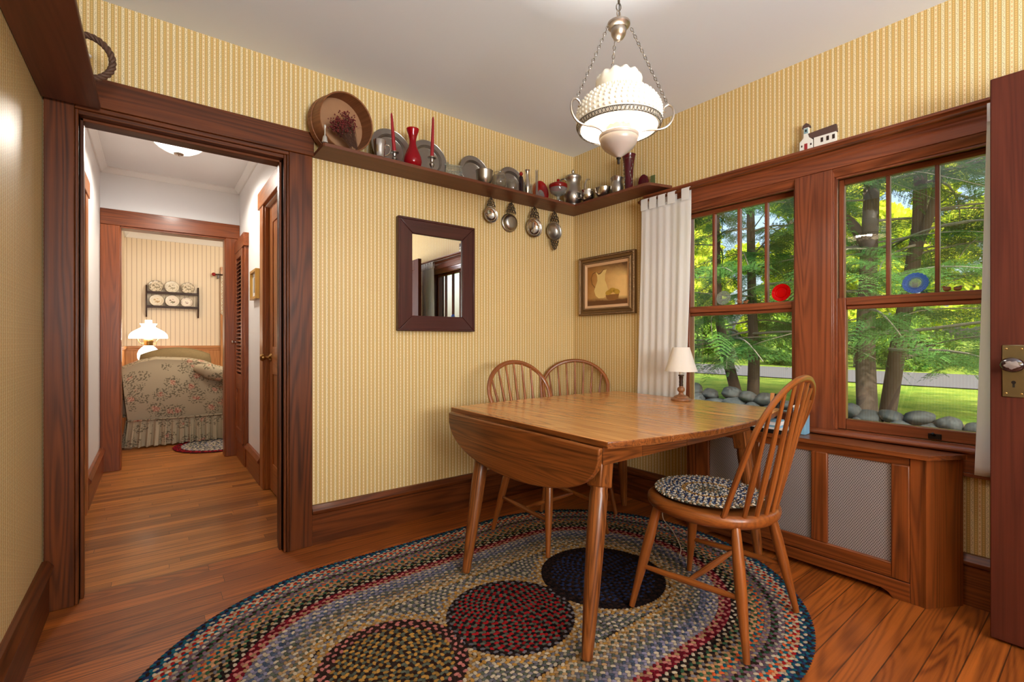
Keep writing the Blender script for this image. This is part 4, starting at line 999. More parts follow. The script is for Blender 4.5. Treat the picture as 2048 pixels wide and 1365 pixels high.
g = G(); g.shell([(.046,1.85),(.045,1.86),(.047,1.872),(.045,1.872),(.043,1.86),(.044,1.85)], 72, rip=lambda r, z, a, j: (r, z+(.005*abs(math.cos(6*a)) if j in (2, 3) else 0))); g.build('inner_gallery', 'milk_base', pn, sharp=60)
g = G(); g.lathe([(.013,1.852),(.014,1.876),(.02,1.89),(.028,1.905),(.03,1.92),(.025,1.938),(.012,1.948),(0,1.95)], 18); g.build('light_bulb', 'bulb', pn)
light('pendant_bulb_light', 'POINT', (PX, PY, 1.90), 46, (1, .93, .82), shadow_soft_size=.05)
# ---------------------------------------------------------------- corner shelf
ZS = 2.11
cs = thing('corner_shelf', 'brown L-shaped plate shelf running around the room corner', 'shelf', (0, 0, 0))
iw = lambda s, n: (wp(s, n).x, wp(s, n).y)
p0 = iw(.79, 0); p1 = iw(.835, .17); p1b = iw(.80, .19); p2 = iw(.20, .195)
g = G(); g.prism([(.682, YB-.001), (.682, 2.475), (.69, 2.466), (p2[0]-.0, 2.466), p2, p1b, p1, (wp(.885, .006).x, wp(.885, .006).y), (wp(.0, .002).x, YB-.001)], 2.092, ZS, 2, 0)
g.build('board', 'shelf_wood', cs, bevel=.002)
def on_shelf(name, label, cat, x, y, rz=0, group=None): return thing(name, label, cat, (x, y, ZS+.0006), rz, group)
# sieve leaning on the wall, its open side to the room
sv = thing('wooden_sieve', 'round bentwood sieve leaning on the wall at the end of the shelf', 'sieve', (.803, 2.545, ZS+.1528))
sv.rotation_euler = (math.radians(97), 0, math.radians(8))       # local z points out towards the room
g = G(); R_ = .147; g.lathe([(R_,-.085),(R_+.002,-.08),(R_+.002,.052),(R_,.056),(R_-.005,.052),(R_-.005,-.085)], 64, closed=True); g.build('hoop', 'sieve_wood', sv, sharp=50)
g = G(); g.lathe([(R_-.005,-.062),(R_-.005,-.058),(0,-.057)], 48); g.tube([(R_*.2,-.03,-.055),(R_*.93,.04,-.055)], .0012, 5); g.build('mesh_bottom', 'sieve_mesh', sv) 
g = G(); g.lathe([(R_+.0025,-.085),(R_+.006,-.083),(R_+.006,-.04),(R_+.0025,-.038)], 64, closed=True); g.build('lower_band', 'sieve_wood', sv)
rng = random.Random(4)
df = thing('dried_flowers', 'bunch of dried reddish flowers standing inside the round sieve', 'dried flowers', (.80, 2.515, ZS+.012))
g = G(); gh = G()
for i in range(120):
    a = rng.uniform(-.95, .6); L = rng.uniform(.12, .215); b = Vector((.055+rng.uniform(-.02, .02), rng.uniform(-.006, .01), .012+rng.uniform(0, .02)))
    e = b+Vector((-L*.75*math.sin(.35-a*.55)-.01, rng.uniform(-.035, .022), L*.8*math.cos(.35-a*.55)*rng.uniform(.7, 1)))
    m_ = b.lerp(e, .5)+Vector((rng.uniform(-.006, .006), rng.uniform(-.006, .006), .004)); g.tube([b, m_, e], .0008, 4)
    for q in range(4):
        c = e+Vector((rng.uniform(-.014, .014), rng.uniform(-.012, .012), rng.uniform(-.012, .012))); gh.ball(c, rng.uniform(.0025, .0048), 5)
g.build('stems', 'twig', df); gh.build('flower_heads', 'dried_red', df)
bl = on_shelf('table_bell', 'small pewter hand bell at the shelf end before the sieve', 'bell', .692, 2.474)
g = G(); g.lathe([(.0148,0),(.0148,.004),(.0128,.012),(.011,.024),(.0075,.034),(.0035,.038),(0,.039)], 20); g.build('bell_body', 'bell_white', bl); g = G(); g.lathe([(.0035,.037),(.0028,.06),(.0032,.075),(.006,.082),(.005,.09),(0,.0915)], 14); g.build('handle', 'bell_white', bl)
# pewter plates leaning on the wall
def plate(name, label, x, r, lean, group, mat='pewter', y=2.625):
    p = thing(name, label, 'plate', (x, y, ZS+r*math.cos(lean)), 0, group)
    p.rotation_euler = (PI/2-lean, 0, 0)
    g = G(); pr = [(0,-.010),(r*.66,-.010),(r*.71,.004),(r*.97,.008),(r,.0095),(r,.013),(r*.97,.0125),(r*.745,.0095),(r*.735,.008),(r*.675,-.0075),(r*.66,-.0085),(0,-.008)]
    g.lathe(pr, 56); g.build('dish', mat, p, sharp=22); g = G(); g.tube([(r*.985*math.cos(u), r*.985*math.sin(u), .0125) for u in np.linspace(0, 2*PI, 56, endpoint=False)], .0022, 6, closed=True); g.build('rim', mat, p); return p
for lb, x, r, yy in (('pewter plate leaning behind the mug and first red candle', 1.107, .122, 2.622), ('pewter plate leaning behind the ruby vase and second candle', 1.352, .121, 2.624), ('medium pewter plate leaning behind the glass house and pewter bowl', 1.69, .113, 2.628), ('small dark pewter plate leaning behind the purple bottle', 2.005, .111, 2.628)):
    plate('pewter_plate', lb, x, r, math.radians(12), 'pewter plates on the corner shelf', y=yy)
mg = on_shelf('pewter_mug', 'small bright pewter mug with a loop handle beside the sieve', 'mug', .990, 2.50)
g = G(); g.shell([(.027,0),(.029,.003),(.0275,.012),(.029,.03),(.0315,.06),(.034,.092),(.033,.097),(.0315,.092),(.029,.06),(.0265,.03),(.024,.008)], 28); g.lathe([(.026,.002),(.024,.009),(0,.009)], 24); g.build('body', 'pewter_bright', mg)
g = G(); g.tube(spline([(.029,-.0,.078),(.05,-.004,.082),(.06,-.006,.06),(.052,-.005,.035),(.036,-.002,.022),(.03,-.001,.02)], 5), .0035, 8); g.build('handle', 'pewter_bright', mg)
for i, (x, hb, tilt, lb, lc) in enumerate(((1.083, .074, (-.018, .0), 'pewter candlestick before the first pewter plate', 'tall dark red taper candle next to the pewter mug'), (1.32, .088, (.008, 0), 'pewter candlestick before the second pewter plate', 'tall dark red taper candle beyond the ruby vase'))):
    yc = 2.545 if i == 0 else 2.515; x = x*yc/2.515
    c = on_shelf('candlestick', lb, 'candlestick', x, yc, 0, 'pewter candlesticks on the shelf')
    k_ = hb/.088
    g = G(); g.lathe([(r, z*k_) for r, z in [(.03,0),(.031,.003),(.026,.007),(.012,.012),(.007,.018),(.006,.026),(.012,.036),(.0155,.046),(.012,.055),(.009,.06),(.011,.068),(.0115,.078),(.0235,.082),(.0255,.086),(.024,.088),(.0125,.086),(.0,.086)]], 24); g.build('stem', 'pewter', c)
    g = G(); h0, h1 = hb*.9, (.293 if i == 0 else .332); m_ = 6; g.tube([(tilt[0]*t, tilt[1]*t, h0+(h1-h0)*t) for t in (0, .25, .5, .75, .93, .985, 1)], [.0112, .0105, .0095, .0082, .0066, .0045, .0012], 14)
    cd = tag(g.build('taper_candle', 'candle_red', loc=(x, yc, ZS+.0006)), lc, 'candle', 'red taper candles')
    g = G(); g.tube([(tilt[0], tilt[1], h1-.003), (tilt[0]+.001, tilt[1], h1+.006)], .0008, 5); g.build('wick', 'black', cd)
rv = on_shelf('ruby_vase', 'ruby red glass vase with a flared neck between the candles', 'vase', 1.198, 2.52)
g = G(); pr = [(.036,.0),(.047,.012),(.0525,.035),(.049,.06),(.037,.09),(.0245,.118),(.019,.142),(.0195,.165),(.026,.19),(.034,.212),(.0365,.224)]; g.shell(pr+[(r-.003, z+.0015 if i == 10 else z) for i, (r, z) in enumerate(pr[::-1])], 40); g.lathe([(.036,.0),(.035,.004),(0,.005)], 32); g.build('glass', 'ruby_glass', rv)
gh_ = on_shelf('glass_house', 'small clear glass house-shaped dish before the third pewter plate', 'glass dish', 1.478, 2.535, math.radians(-18))
g = G(); g.prism([(-.036, 0), (.036, 0), (.036, .045), (0, .08), (-.036, .045)], -.052, .052, 0); g.build('house_body', 'pressed_glass', gh_, bevel=.004)
g = G()
for i in range(9):
    for z in (.012, .026): g.box(-.046+i*.0105, -.046+i*.0105+.006, -.0385, -.0355, z, z+.008)
g.box(-.056, .056, -.004, .004, .077, .085); g.lathe([(.006,.084),(.007,.092),(.004,.098),(0,.099)], 12, c=(-.035,0,0)); g.build('raised_pattern', 'pressed_glass', gh_)
bw = on_shelf('pewter_bowl', 'smooth pewter bowl in front of the third pewter plate', 'bowl', 1.70, 2.52)
g = G(); g.shell([(.03,0),(.031,.003),(.045,.02),(.053,.045),(.055,.085),(.0575,.09),(.0555,.091),(.053,.085),(.05,.046),(.042,.022),(.0,.008),(.0,.002)], 36); g.build('body', 'pewter', bw)
def vessel(name, label, cat, x, y, outer_, t, mat, n=32, rip=None, parts=True):
    v = on_shelf(name, label, cat, x, y); g = G(); g.shell(outer_+[(max(r-t, .0005), z+(t if i == len(outer_)-1 else 0)) for i, (r, z) in enumerate(outer_[::-1])], n, rip=rip); g.build('body', mat, v); return v
v = vessel('rose_bowl', 'round clear glass bowl between the pewter bowl and ribbed tumbler', 'glass bowl', 1.822, 2.525, [(.028,0),(.044,.018),(.0515,.045),(.049,.07),(.04,.09),(.0365,.098),(.038,.105)], .002, 'clear_glass')
g = G(); g.tube([(.0375*math.cos(u), .0375*math.sin(u), .105) for u in np.linspace(0, 2*PI, 32, endpoint=False)], .002, 6, closed=True); g.build('rim', 'clear_glass', v)
v = vessel('ribbed_tumbler', 'small ribbed clear glass tumbler beside the dark purple bottle', 'glass', 1.93, 2.53, [(.022,0),(.027,.006),(.033,.03),(.033,.055),(.027,.075),(.026,.085)], .003, 'clear_glass', 48, lambda r, z, a, j: (r*(1+.045*math.cos(8*a)), z))
v = on_shelf('purple_bottle', 'slim dark purple glass bottle with a round stopper', 'bottle', 2.0, 2.515)
g = G(); g.lathe([(.019,0),(.022,.004),(.021,.012),(.0165,.018),(.0165,.06),(.015,.095),(.0135,.115),(.008,.12)], 8, smooth=False); g.build('bottle_body', 'purple_glass', v); g = G(); g.ball((0,0,.136), .0135, 14); g.lathe([(.006,.118),(.006,.126)], 10); g.lathe([(.004,.147),(.003,.153),(0,.154)], 8); g.build('stopper', 'ruby_flash', v)
v = vessel('bud_vase', 'slender pewter bud vase beside the dark purple bottle', 'vase', 2.068, 2.53, [(.017,0),(.012,.008),(.012,.02),(.02,.045),(.0225,.065),(.018,.095),(.012,.125),(.0105,.15),(.014,.172),(.019,.181)], .0015, 'pewter_bright')
v = vessel('clear_tumbler', 'tiny clear glass cup half hidden beyond the pewter bud vase', 'glass', 2.135, 2.585, [(.016,0),(.02,.01),(.0215,.05),(.02,.09),(.0215,.108)], .002, 'clear_glass')
v = vessel('glass_tube_vase', 'thin clear glass tube vase on a ruby foot', 'vase', 2.15, 2.525, [(.0085,.008),(.0095,.05),(.0095,.19),(.011,.197)], .0015, 'clear_glass', 18); g = G(); g.lathe([(.026,0),(.027,.004),(.02,.01),(.009,.016),(0,.018)], 24); g.build('foot', 'ruby_flash', v)
# ruby flashed dish leaning
dd = thing('ruby_dish', 'oval ruby and clear glass dish leaning behind the covered compote', 'dish', (2.268, 2.618, ZS+.0866)); dd.rotation_euler = (math.radians(80), 0, math.radians(-8))
g = G(); g.lathe([(0,-.003),(.035,-.002),(.044,.004),(.058,.011),(.06,.014),(.058,.0145),(.043,.008),(.034,.002),(0,.001)], 40, sy=1.42); g.build('dish_body', 'ruby_flash', dd)
g = G(); g.lathe([(0,.0015),(.03,.0025),(.0,.0045)], 28, c=(0,-.025,0), sy=1.5); 
for a in (.3, .9, 1.5, 2.1, 2.7): g.tube([(0,-.02,.006), (.022*math.cos(a), -.02+.03*math.sin(a), .008)], .0016, 5)
g.build('cut_centre', 'pressed_glass', dd)
cp_ = on_shelf('covered_compote', 'ruby flashed glass compote with a lid and clear foot beside the coffee pot', 'compote', 2.338, 2.505)
g = G(); g.lathe([(.036,0),(.037,.004),(.022,.012),(.011,.02),(.01,.035),(.016,.045),(.03,.052)], 32, rip=lambda r, z, a, j: (r*(1+.03*math.cos(10*a)), z)); g.build('foot', 'pressed_glass', cp_)
g = G(); g.shell([(.028,.05),(.05,.06),(.06,.078),(.063,.1),(.06,.1),(.056,.08),(.046,.064),(.02,.056)], 40, rip=lambda r, z, a, j: (r*(1+.015*math.cos(20*a)), z)); g.build('bowl', 'pressed_glass', cp_)
g = G(); g.shell([(.062,.099),(.067,.106),(.0675,.118),(.066,.126),(.06,.126),(.061,.106)], 40); g.build('ruby_rim', 'ruby_flash', cp_)
g = G(); g.lathe([(.063,.124),(.058,.131),(.04,.139),(.015,.144),(.006,.147),(.01,.155),(.012,.162),(.007,.168),(0,.169)], 36); g.build('lid', 'ruby_flash', cp_)
po = on_shelf('coffee_pot', 'tall pewter coffee pot with a long spout in the shelf corner', 'coffee pot', 2.50, 2.517, math.radians(-22))
g = G(); g.lathe([(.05,0),(.052,.006),(.046,.014),(.058,.03),(.0685,.055),(.0705,.08),(.066,.105),(.056,.135),(.05,.16),(.051,.18),(.058,.2),(.064,.21),(.064,.216),(0,.217)], 44); g.build('body', 'pewter', po, sharp=50)
g = G(); g.lathe([(.0635,.214),(.061,.222),(.045,.232),(.025,.24),(.011,.245),(.008,.25),(.011,.256),(.012,.262),(.006,.272),(0,.28)], 36); g.build('lid', 'pewter', po)
g = G(); sp = spline([(.058,-.0,.075),(.088,0,.085),(.1,0,.12),(.098,0,.16),(.103,0,.195),(.118,0,.214),(.135,0,.216)], 6); k_ = len(sp); g.tube(sp, [.0125-.0075*i/k_ for i in range(k_)], 10); g.build('spout', 'pewter_bright', po)
g = G(); hs = spline([(-.052,0,.19),(-.075,0,.2),(-.1,0,.185),(-.107,0,.15),(-.098,0,.115),(-.078,0,.09),(-.066,0,.085)], 5); g.tube(hs, .0048, 8); g.build('handle', 'pewter_dark', po)
def lug(g, a, r, z, s=1.0): g.tube(spline([(r*math.cos(a), r*math.sin(a), z+.018*s), ((r+.022*s)*math.cos(a), (r+.022*s)*math.sin(a), z+.026*s), ((r+.036*s)*math.cos(a), (r+.036*s)*math.sin(a), z+.008*s), ((r+.02*s)*math.cos(a), (r+.02*s)*math.sin(a), z-.018*s), (r*math.cos(a), r*math.sin(a), z-.014*s)], 5), .0028, 8)
sg = on_shelf('sugar_bowl', 'bright pewter two-handled sugar bowl beside the coffee pot', 'bowl', wp(.272, .135).x, wp(.272, .135).y)
g = G(); g.shell([(.03,0),(.033,.004),(.026,.01),(.046,.03),(.053,.055),(.05,.08),(.052,.092),(.0495,.092),(.0475,.08),(.05,.055),(.043,.032),(0,.014)], 36); g.build('body', 'pewter_bright', sg); g = G(); lug(g, 2.6, .05, .055, 1.1); lug(g, -.5, .05, .055, 1.1); g.build('handle', 'pewter_bright', sg)
cbw = on_shelf('shallow_pewter_bowl', 'bright shallow pewter bowl at the shelf edge near the sugar bowl', 'bowl', wp(.402, .112).x, wp(.402, .112).y)
g = G(); g.shell([(.03,0),(.032,.004),(.027,.009),(.047,.03),(.058,.06),(.062,.08),(.0595,.081),(.055,.06),(.044,.033),(0,.014)], 40); g.build('body', 'pewter_bright', cbw); g = G(); g.tube([(.061*math.cos(u), .061*math.sin(u), .081) for u in np.linspace(0, 2*PI, 40, endpoint=False)], .002, 6, closed=True); g.build('rim', 'pewter_bright', cbw)
pt_ = on_shelf('pewter_pitcher', 'small pewter cream pitcher beside the dark red vase', 'pitcher', wp(.518, .105).x, wp(.518, .105).y, math.radians(200))
g = G(); g.shell([(.034,0),(.036,.004),(.032,.012),(.042,.035),(.045,.055),(.04,.085),(.038,.1),(.046,.122),(.0435,.1225),(.0355,.1),(.0375,.085),(.042,.055),(.039,.036),(0,.014)], 36, rip=lambda r, z, a, j: (r*(1+(.22*max(0, math.cos(a))**6 if z > .11 else 0)), z+(.006*max(0, math.cos(a))**6 if z > .11 else 0))); g.build('body', 'pewter', pt_); g = G(); g.tube(spline([(-.042,0,.115),(-.065,0,.122),(-.076,0,.095),(-.066,0,.06),(-.045,0,.04)], 5), .0042, 8); g.build('handle', 'pewter_bright', pt_)
rv2 = on_shelf('etched_red_vase', 'tall dark red glass vase with clear etched leaves beside the pitcher', 'vase', wp(.611, .097).x, wp(.611, .097).y)
g = G(); pr = [(.04,0),(.041,.006),(.03,.016),(.027,.03),(.028,.1),(.031,.16),(.036,.21),(.0425,.245),(.0465,.258)]; g.shell(pr+[(r-.003, z+(.001 if i == 0 else 0)) for i, (r, z) in enumerate(pr[::-1])], 36); vb = g.build('body', 'plum_glass', rv2)
g = G(); g.tube([(.0395*math.cos(u), .0395*math.sin(u), .228) for u in np.linspace(0, 2*PI, 36, endpoint=False)], .0014, 5, closed=True)
for i in range(3):
    a0 = 2.2+i*2.1
    vine = [(( .0295+.00006*t*10)*math.cos(a0+.25*math.sin(t*.7)), (.0295+.0006*t)*math.sin(a0+.25*math.sin(t*.7)), .045+.012*t) for t in range(14)]; g.tube(vine, .0014, 5)
    for t in range(1, 14, 2):
        p = Vector(vine[t]); g.ball((p.x, p.y, p.z+.006), .0055, 7, s=(.8,.8,1.4))
g.build('etched_leaves', 'clear_glass', rv2)
hb_ = thing('red_heart_block', 'dark red heart-topped glass plaque standing by the tall red vase', 'ornament', mw=wframe(.688, .042, ZS+.0006))
g = G(); hp_ = [(0,-.02),(.0,.02)] ; pts = [(.0,-.026),(.03,-.036),(.07,-.039),(.1,-.03),(.114,-.012),(.116,.0),(.11,.014),(.096,.03),(.07,.037),(.03,.034),(0,.026)]
g.prism([(z, x) for z, x in pts], -.009, .009, 1, smooth=False); g.build('plaque', 'plum_glass', hb_, bevel=.004)
gc = thing('green_card', 'small olive green card standing at the window end of the corner shelf', 'card', mw=wframe(.752, .025, ZS+.0006)); g = G(); g.box(-.018, .018, -.002, .002, 0, .098); g.build('card', 'green_card', gc, bevel=.0008)
# ---------------------------------------------------------------- porringers hanging under the shelf
def porringer(label, x, r, flip, extra, mat, z0=2.078):
    p = thing('porringer', label, 'porringer', (x, YB-.03, z0), 0, 'porringers under the corner shelf')
    hw = r*.58; hh = r*1.15; zc = -hh-r*.93
    g = G(Matrix.Translation((0, 0, zc)) @ Matrix.Rotation(PI/2, 4, 'X') @ Matrix.Scale(-1 if flip else 1, 4, (0, 0, 1)))
    dp = r*.5
    pr = [(0,-dp*.55),(r*.5,-dp*.55),(r*.62,-dp*.5),(r*.86,-dp*.12),(r*.93,dp*.3),(r*.9,dp*.42),(r,dp*.5),(r*1.01,dp*.56),(r*.95,dp*.55),(r*.88,dp*.44),(r*.9,dp*.3),(r*.82,-dp*.08),(r*.58,-dp*.44),(0,-dp*.48)]
    g.lathe(pr, 40); g.build('bowl', mat, p, sharp=50)
    def ear(sg_, name, h, w):
        g = G(); yy = -.004 if flip else -dp*.5
        base = zc+sg_*r*.93; n_ = 5
        outline = [(-w, 0), (-w*1.02, h*.2), (-w*.78, h*.34), (-w*.86, h*.5), (-w*.5, h*.66), (-w*.5, h*.8), (0, h), (w*.5, h*.8), (w*.5, h*.66), (w*.86, h*.5), (w*.78, h*.34), (w*1.02, h*.2), (w, 0)]
        g.tube([(a, yy, base+sg_*b) for a, b in outline], r*.06, 6)
        for a, b, rr in ((-.55,.2,.26),(.55,.2,.26),(0,.22,.26),(-.3,.46,.22),(.3,.46,.22),(0,.66,.22),(0,.86,.12)):
            g.tube([(a*w+rr*w*math.cos(u), yy, base+sg_*(b*h)+rr*w*math.sin(u)) for u in np.linspace(0, 2*PI, 10, endpoint=False)], r*.055, 6, closed=True)
        g.build(name, 'pewter_dark', p)
    ear(1, 'pierced_handle', hh, hw)
    if extra: ear(-1, 'pierced_handle', hh*.95, hw*.9)
    g = G(); g.tube([(0, -.012, zc+r+hh-.006), (0, -.014, .006), (0, -.004, .013), (0, -.004, .02)], .0014, 6); g.build('hook', 'dark_metal', p)
porringer('smallest porringer, farthest from the corner under the shelf', 1.828, .055, False, False, 'pewter_bright')
porringer('porringer hung with its plain domed back facing the room', 2.008, .066, True, False, 'pewter')
porringer('bright open porringer third along the row under the shelf', 2.212, .07, False, False, 'pewter_bright')
porringer('dull two-handled porringer hanging nearest the corner', 2.41, .07, False, True, 'pewter')
# ---------------------------------------------------------------- wall shelf at the left wall, with the vine wreath
ls = thing('high_shelf', 'brown high shelf board along the left wall above the doorway head', 'shelf', (XL, 0, 0))
g = G(); g.box(.001, .18, -1.9, 2.612, 2.072, 2.092, 1); g.build('board', 'shelf_wood', ls, bevel=.003)
wr = thing('vine_wreath', 'twisted brown vine wreath standing on the high shelf', 'wreath', (-.200, 2.40, 2.092+.0935)); wr.rotation_euler = (0, 0, YAW+math.radians(38)-PI/2)
for q in range(3):
    g = G(); g.tube([((.072+.0065*math.cos(9*u+q*2.09))*math.cos(u), .0065*math.sin(9*u+q*2.09), (.079+.0065*math.cos(9*u+q*2.09))*math.sin(u)) for u in np.linspace(0, 2*PI, 120, endpoint=False)], .0065, 7, closed=True); g.build('vine_strand', 'vine', wr)
g = G(); g.lathe([(0,-.004),(.02,-.003),(.024,.004),(.012,.006),(0,.006)], 16, c=(-.012,0,0)); g.build('dried_bloom', 'side_white', wr)
# ---------------------------------------------------------------- ornaments on the window trim and sashes
cu = thing('wooden_church', 'little painted wooden church ornament on the ledge over the windows', 'ornament', mw=wframe(1.725, .03, 2.0766))
g = G(); g.box(-.082, .015, -.009, .009, 0, .055); g.prism([(0, .02), (0, .08), (.05, .08), (.078, .05), (.05, .02)], -.0105, .0105, 1); g.box(.038, .062, -.0095, .0095, .06, .118); 
wb = g.build('white_body', 'church_white', cu, bevel=.001)
g = G(); g.add([(-.086,-.0095,.055),(.03,-.0095,.055),(.03,.0095,.055),(-.086,.0095,.055),(-.082,-.0095,.092),(.042,-.0095,.084),(.042,.0095,.084),(-.082,.0095,.092)], [(3,2,1,0),(4,5,6,7),(0,1,5,4),(1,2,6,5),(2,3,7,6),(3,0,4,7)]); g.prism([(.118,.032),(.118,.068),(.132,.064),(.142,.05),(.132,.036)], -.0105, .0105, 1); g.build('roof', 'church_roof', cu)
g = G(); g.box(.041, .059, -.0098, .0108, .088, .114); g.box(.046, .054, .0095, .0112, .096, .108, mat=1); g.build('belfry', ['church_teal', 'black'], cu)
g = G(); g.box(.043, .057, .0098, .0122, .002, .036); g.build('red_door', 'red_glaze', cu)
g = G()
for x in (-.07, -.045, -.02, .027, .069): g.box(x-.003 if x > 0 else x-.007, x+.003 if x > 0 else x+.004, .0085, .0118 if x > 0 else .0102, .022, .032 if x > 0 else .044)
g.build('painted_windows', 'dark_wood', cu)
def sash_plate(label, name, s, r, mat, rim=None, scallop=0):
    p = thing(name, label, 'plate', mw=wframe(s, -.042, 1.3155+r) @ Matrix.Rotation(-PI/2+math.radians(8), 4, 'X'))
    g = G(); pr = [(0,-.002),(r*.55,-.002),(r*.62,.003),(r*.97,.006),(r,.0075),(r*.97,.009),(r*.62,.006),(r*.55,.001),(0,.001)]
    rp = (lambda q, z, a, j: (q*(1+(scallop*math.cos(18*a) if q > r*.8 else 0)), z))
    if mat == 'blue_plate_glass':
        g.lathe([(r*.6,.0015),(r*.97,.006),(r,.0075),(r*.97,.009),(r*.6,.0045)], 72, rip=rp, closed=True); ds = g.build('blue_rim', mat, p)
        g = G(); g.lathe([(0,-.001),(r*.58,-.001),(r*.6,.002),(r*.58,.003),(0,.002)], 48); g.build('clear_centre', 'pressed_glass', p)
    else:
        g.lathe(pr, 72, rip=rp); g.build('disc', mat, p)
    g = G()
    for rr in ((.6, .5, .96) if rim else (.5,)): g.tube([(r*rr*math.cos(u), r*rr*math.sin(u), .005) for u in np.linspace(0, 2*PI, 48, endpoint=False)], .0016, 6, closed=True)
    for i in range(24):
        a = 2*PI*i/24; g.ball((r*.8*math.cos(a), r*.8*math.sin(a), .0065), r*.06, 6)
    g.build('moulded_rings', rim or mat, p); return p
sash_plate('small clear pressed glass plate on the sash beside the curtain', 'glass_plate', 1.203, .043, 'pressed_glass', 'pressed_glass', .02)
sash_plate('round red glass plate standing on the sash rail by the mullion', 'red_plate', 1.527, .049, 'red_plate_glass')
sash_plate('blue scalloped glass plate standing on the sash rail', 'blue_plate', 2.093, .047, 'blue_plate_glass', 'blue_plate_glass', .035)
for s, lb in ((1.315, 'tiny pair of dark bird figurines on the sash rail beside the clear plate'), (2.215, 'tiny pair of brown bird figurines on the sash rail beside the blue plate')):
    p = thing('bird_figurine', lb, 'figurine', mw=wframe(s, -.04, 1.3155))
    g = G(); g.ball((.016,0,.012), .011, 10, s=(1.3,.7,1)); g.ball((.026,0,.021), .006, 8); g.ball((-.018,0,.010), .010, 10, s=(1.4,.7,.9)); g.ball((-.028,0,.018), .0055, 8); g.build('bodies', 'lamp_wood', p)
    g = G(); g.ball((.016,0,.018), .009, 8, s=(1.5,.6,.5)); g.ball((-.018,0,.016), .0085, 8, s=(1.6,.6,.5)); g.build('wings', 'dark_wood', p)
    g = G(); g.tube([(.032,0,.021),(.038,0,.02)], [.002,.0004], 5); g.tube([(-.033,0,.018),(-.039,0,.017)], [.002,.0004], 5); g.build('beaks', 'brass', p)
# ---------------------------------------------------------------- hall fittings
hl = thing('hall_ceiling_light', 'round glass ceiling light in the hall with a dark centre cap', 'light fitting', (.145, 4.22, 2.56))
g = G(); g.lathe([(.165,0),(.17,-.006),(.165,-.02),(.0,-.02)][::-1], 36); g.build('pan', 'white_trim', hl)
g = G(); g.lathe([(0,-.085),(.04,-.082),(.09,-.066),(.13,-.042),(.15,-.022)], 36); g.build('glass_bowl', 'dome_glass', hl)
g = G(); g.lathe([(0,-.102),(.008,-.1),(.012,-.094),(.03,-.09),(.032,-.084),(0,-.08)], 20); g.build('centre_cap', 'lamp_metal', hl)
light('hall_bulb_light', 'SPOT', (.145, 4.22, 2.45), 44, (1, .93, .82), shadow_soft_size=.08, spot_size=math.radians(168), spot_blend=.3)
hp2 = thing('hall_picture', 'small gold framed picture on the white hall wall', 'picture', (XR, 4.235, 1.55))
g = G(); w, h = .135, .118; dpt = .032
for sy in (-1, 1): g.prism([(sy*w, -h), (sy*w, h), (sy*(w-.022), h-.022), (sy*(w-.022), -h+.022)], -dpt, -.001, 0, 2)
for sz in (-1, 1): g.prism([(-w, sz*h), (w, sz*h), (w-.022, sz*(h-.022)), (-w+.022, sz*(h-.022))], -dpt, -.001, 0, 1)
g.build('frame', 'gold_frame', hp2, bevel=.002)
g = G(); g.box(-.012, -.008, -w+.02, w-.02, -h+.02, h-.02); g.build('mat_board', 'paper_white', hp2); g = G(); g.box(-.0135, -.0118, -.07, .07, -.06, .06); g.build('print', 'picture_grey', hp2)
# ---------------------------------------------------------------- parlor furniture
so = thing('floral_sofa', 'floral covered sofa with a gathered skirt seen from behind in the parlor', 'sofa', (.42, 6.15, 0))
def top(x): return float(np.interp(x, (-.68, -.55, -.40, -.12, .02, .2, .5, .9), (.815, .878, .91, .892, .862, .77, .72, .70)))
def sofa_back(u, v):
    x = -.68+1.58*u; zt = top(x); z = .26+(zt-.26)*v
    xe = x-(.0 if u > .5 else .0)
    flare = .05*(v-.35) if u < .12 else 0
    bul = .045*math.sin(PI*min(1, v*1.05))
    return (xe+(.05*(1-v)*(1-u)**3)-.02*flare, -bul, z)
g = G(); g.grid(sofa_back, 40, 20, g=lambda u, v: (1.58*u, .7*v, 0))
g.grid(lambda u, v: (sofa_back(u, 1)[0], sofa_back(u, 1)[1]+.2*v, sofa_back(u, 1)[2]+.035*math.sin(PI*v)-.02*v), 40, 8, g=lambda u, v: (1.58*u, .7+.2*v, 0))
g.grid(lambda u, v: (sofa_back(0, v)[0]+.02*math.sin(PI*u)*-1, .6*u, sofa_back(0, v)[2]-(.14*u if v > .3 else 0)*min(1, v)), 10, 20, g=lambda u, v: (3+.6*u, .7*v, 0))
g.grid(lambda u, v: (sofa_back(u, 1)[0], .2, .3+(sofa_back(u, 1)[2]-.32)*v), 40, 4, g=lambda u, v: (1.58*u, 2+.5*v, 0))
g.build('back', 'floral_cloth', so, sharp=180)
def skirt(u, v):
    x = -.63+1.5*u; f = .026*math.sin(2*PI*22*u+1.4*math.sin(9*u))+.010*math.sin(2*PI*51*u)
    z = .285-.265*v; return (x-.03*v*(1-u)**4, -.03-.03*v+f*(.3+.9*v), z)
g = G(); g.grid(skirt, 260, 8, g=lambda u, v: (5+1.5*u, .3*v, 0)); g.grid(lambda u, v: (-.645-.03*v+.014*math.sin(2*PI*8*u)*(.3+v), -.02+.6*u, .285-.265*v), 80, 6, g=lambda u, v: (9+.6*u, .3*v, 0)); g.tube([(-.64, -.045, .287), (.87, -.045, .287)], .008, 6); g.build('skirt', 'floral_cloth', so, sharp=180)
g = G(); rl = spline([(-.07, -.04, .81), (.02, -.075, .785), (.12, -.10, .75), (.3, -.105, .71), (.6, -.10, .69), (.9, -.1, .68)], 6); k_ = len(rl); g.tube(rl, [.03+.055*min(1, i/8) for i in range(k_)], 16); g.build('rolled_arm', 'floral_cloth', so, sharp=180)
g = G(); g.box(-.58, .85, .2, .75, .12, .42); g.build('seat', 'floral_cloth', so, bevel=.05)
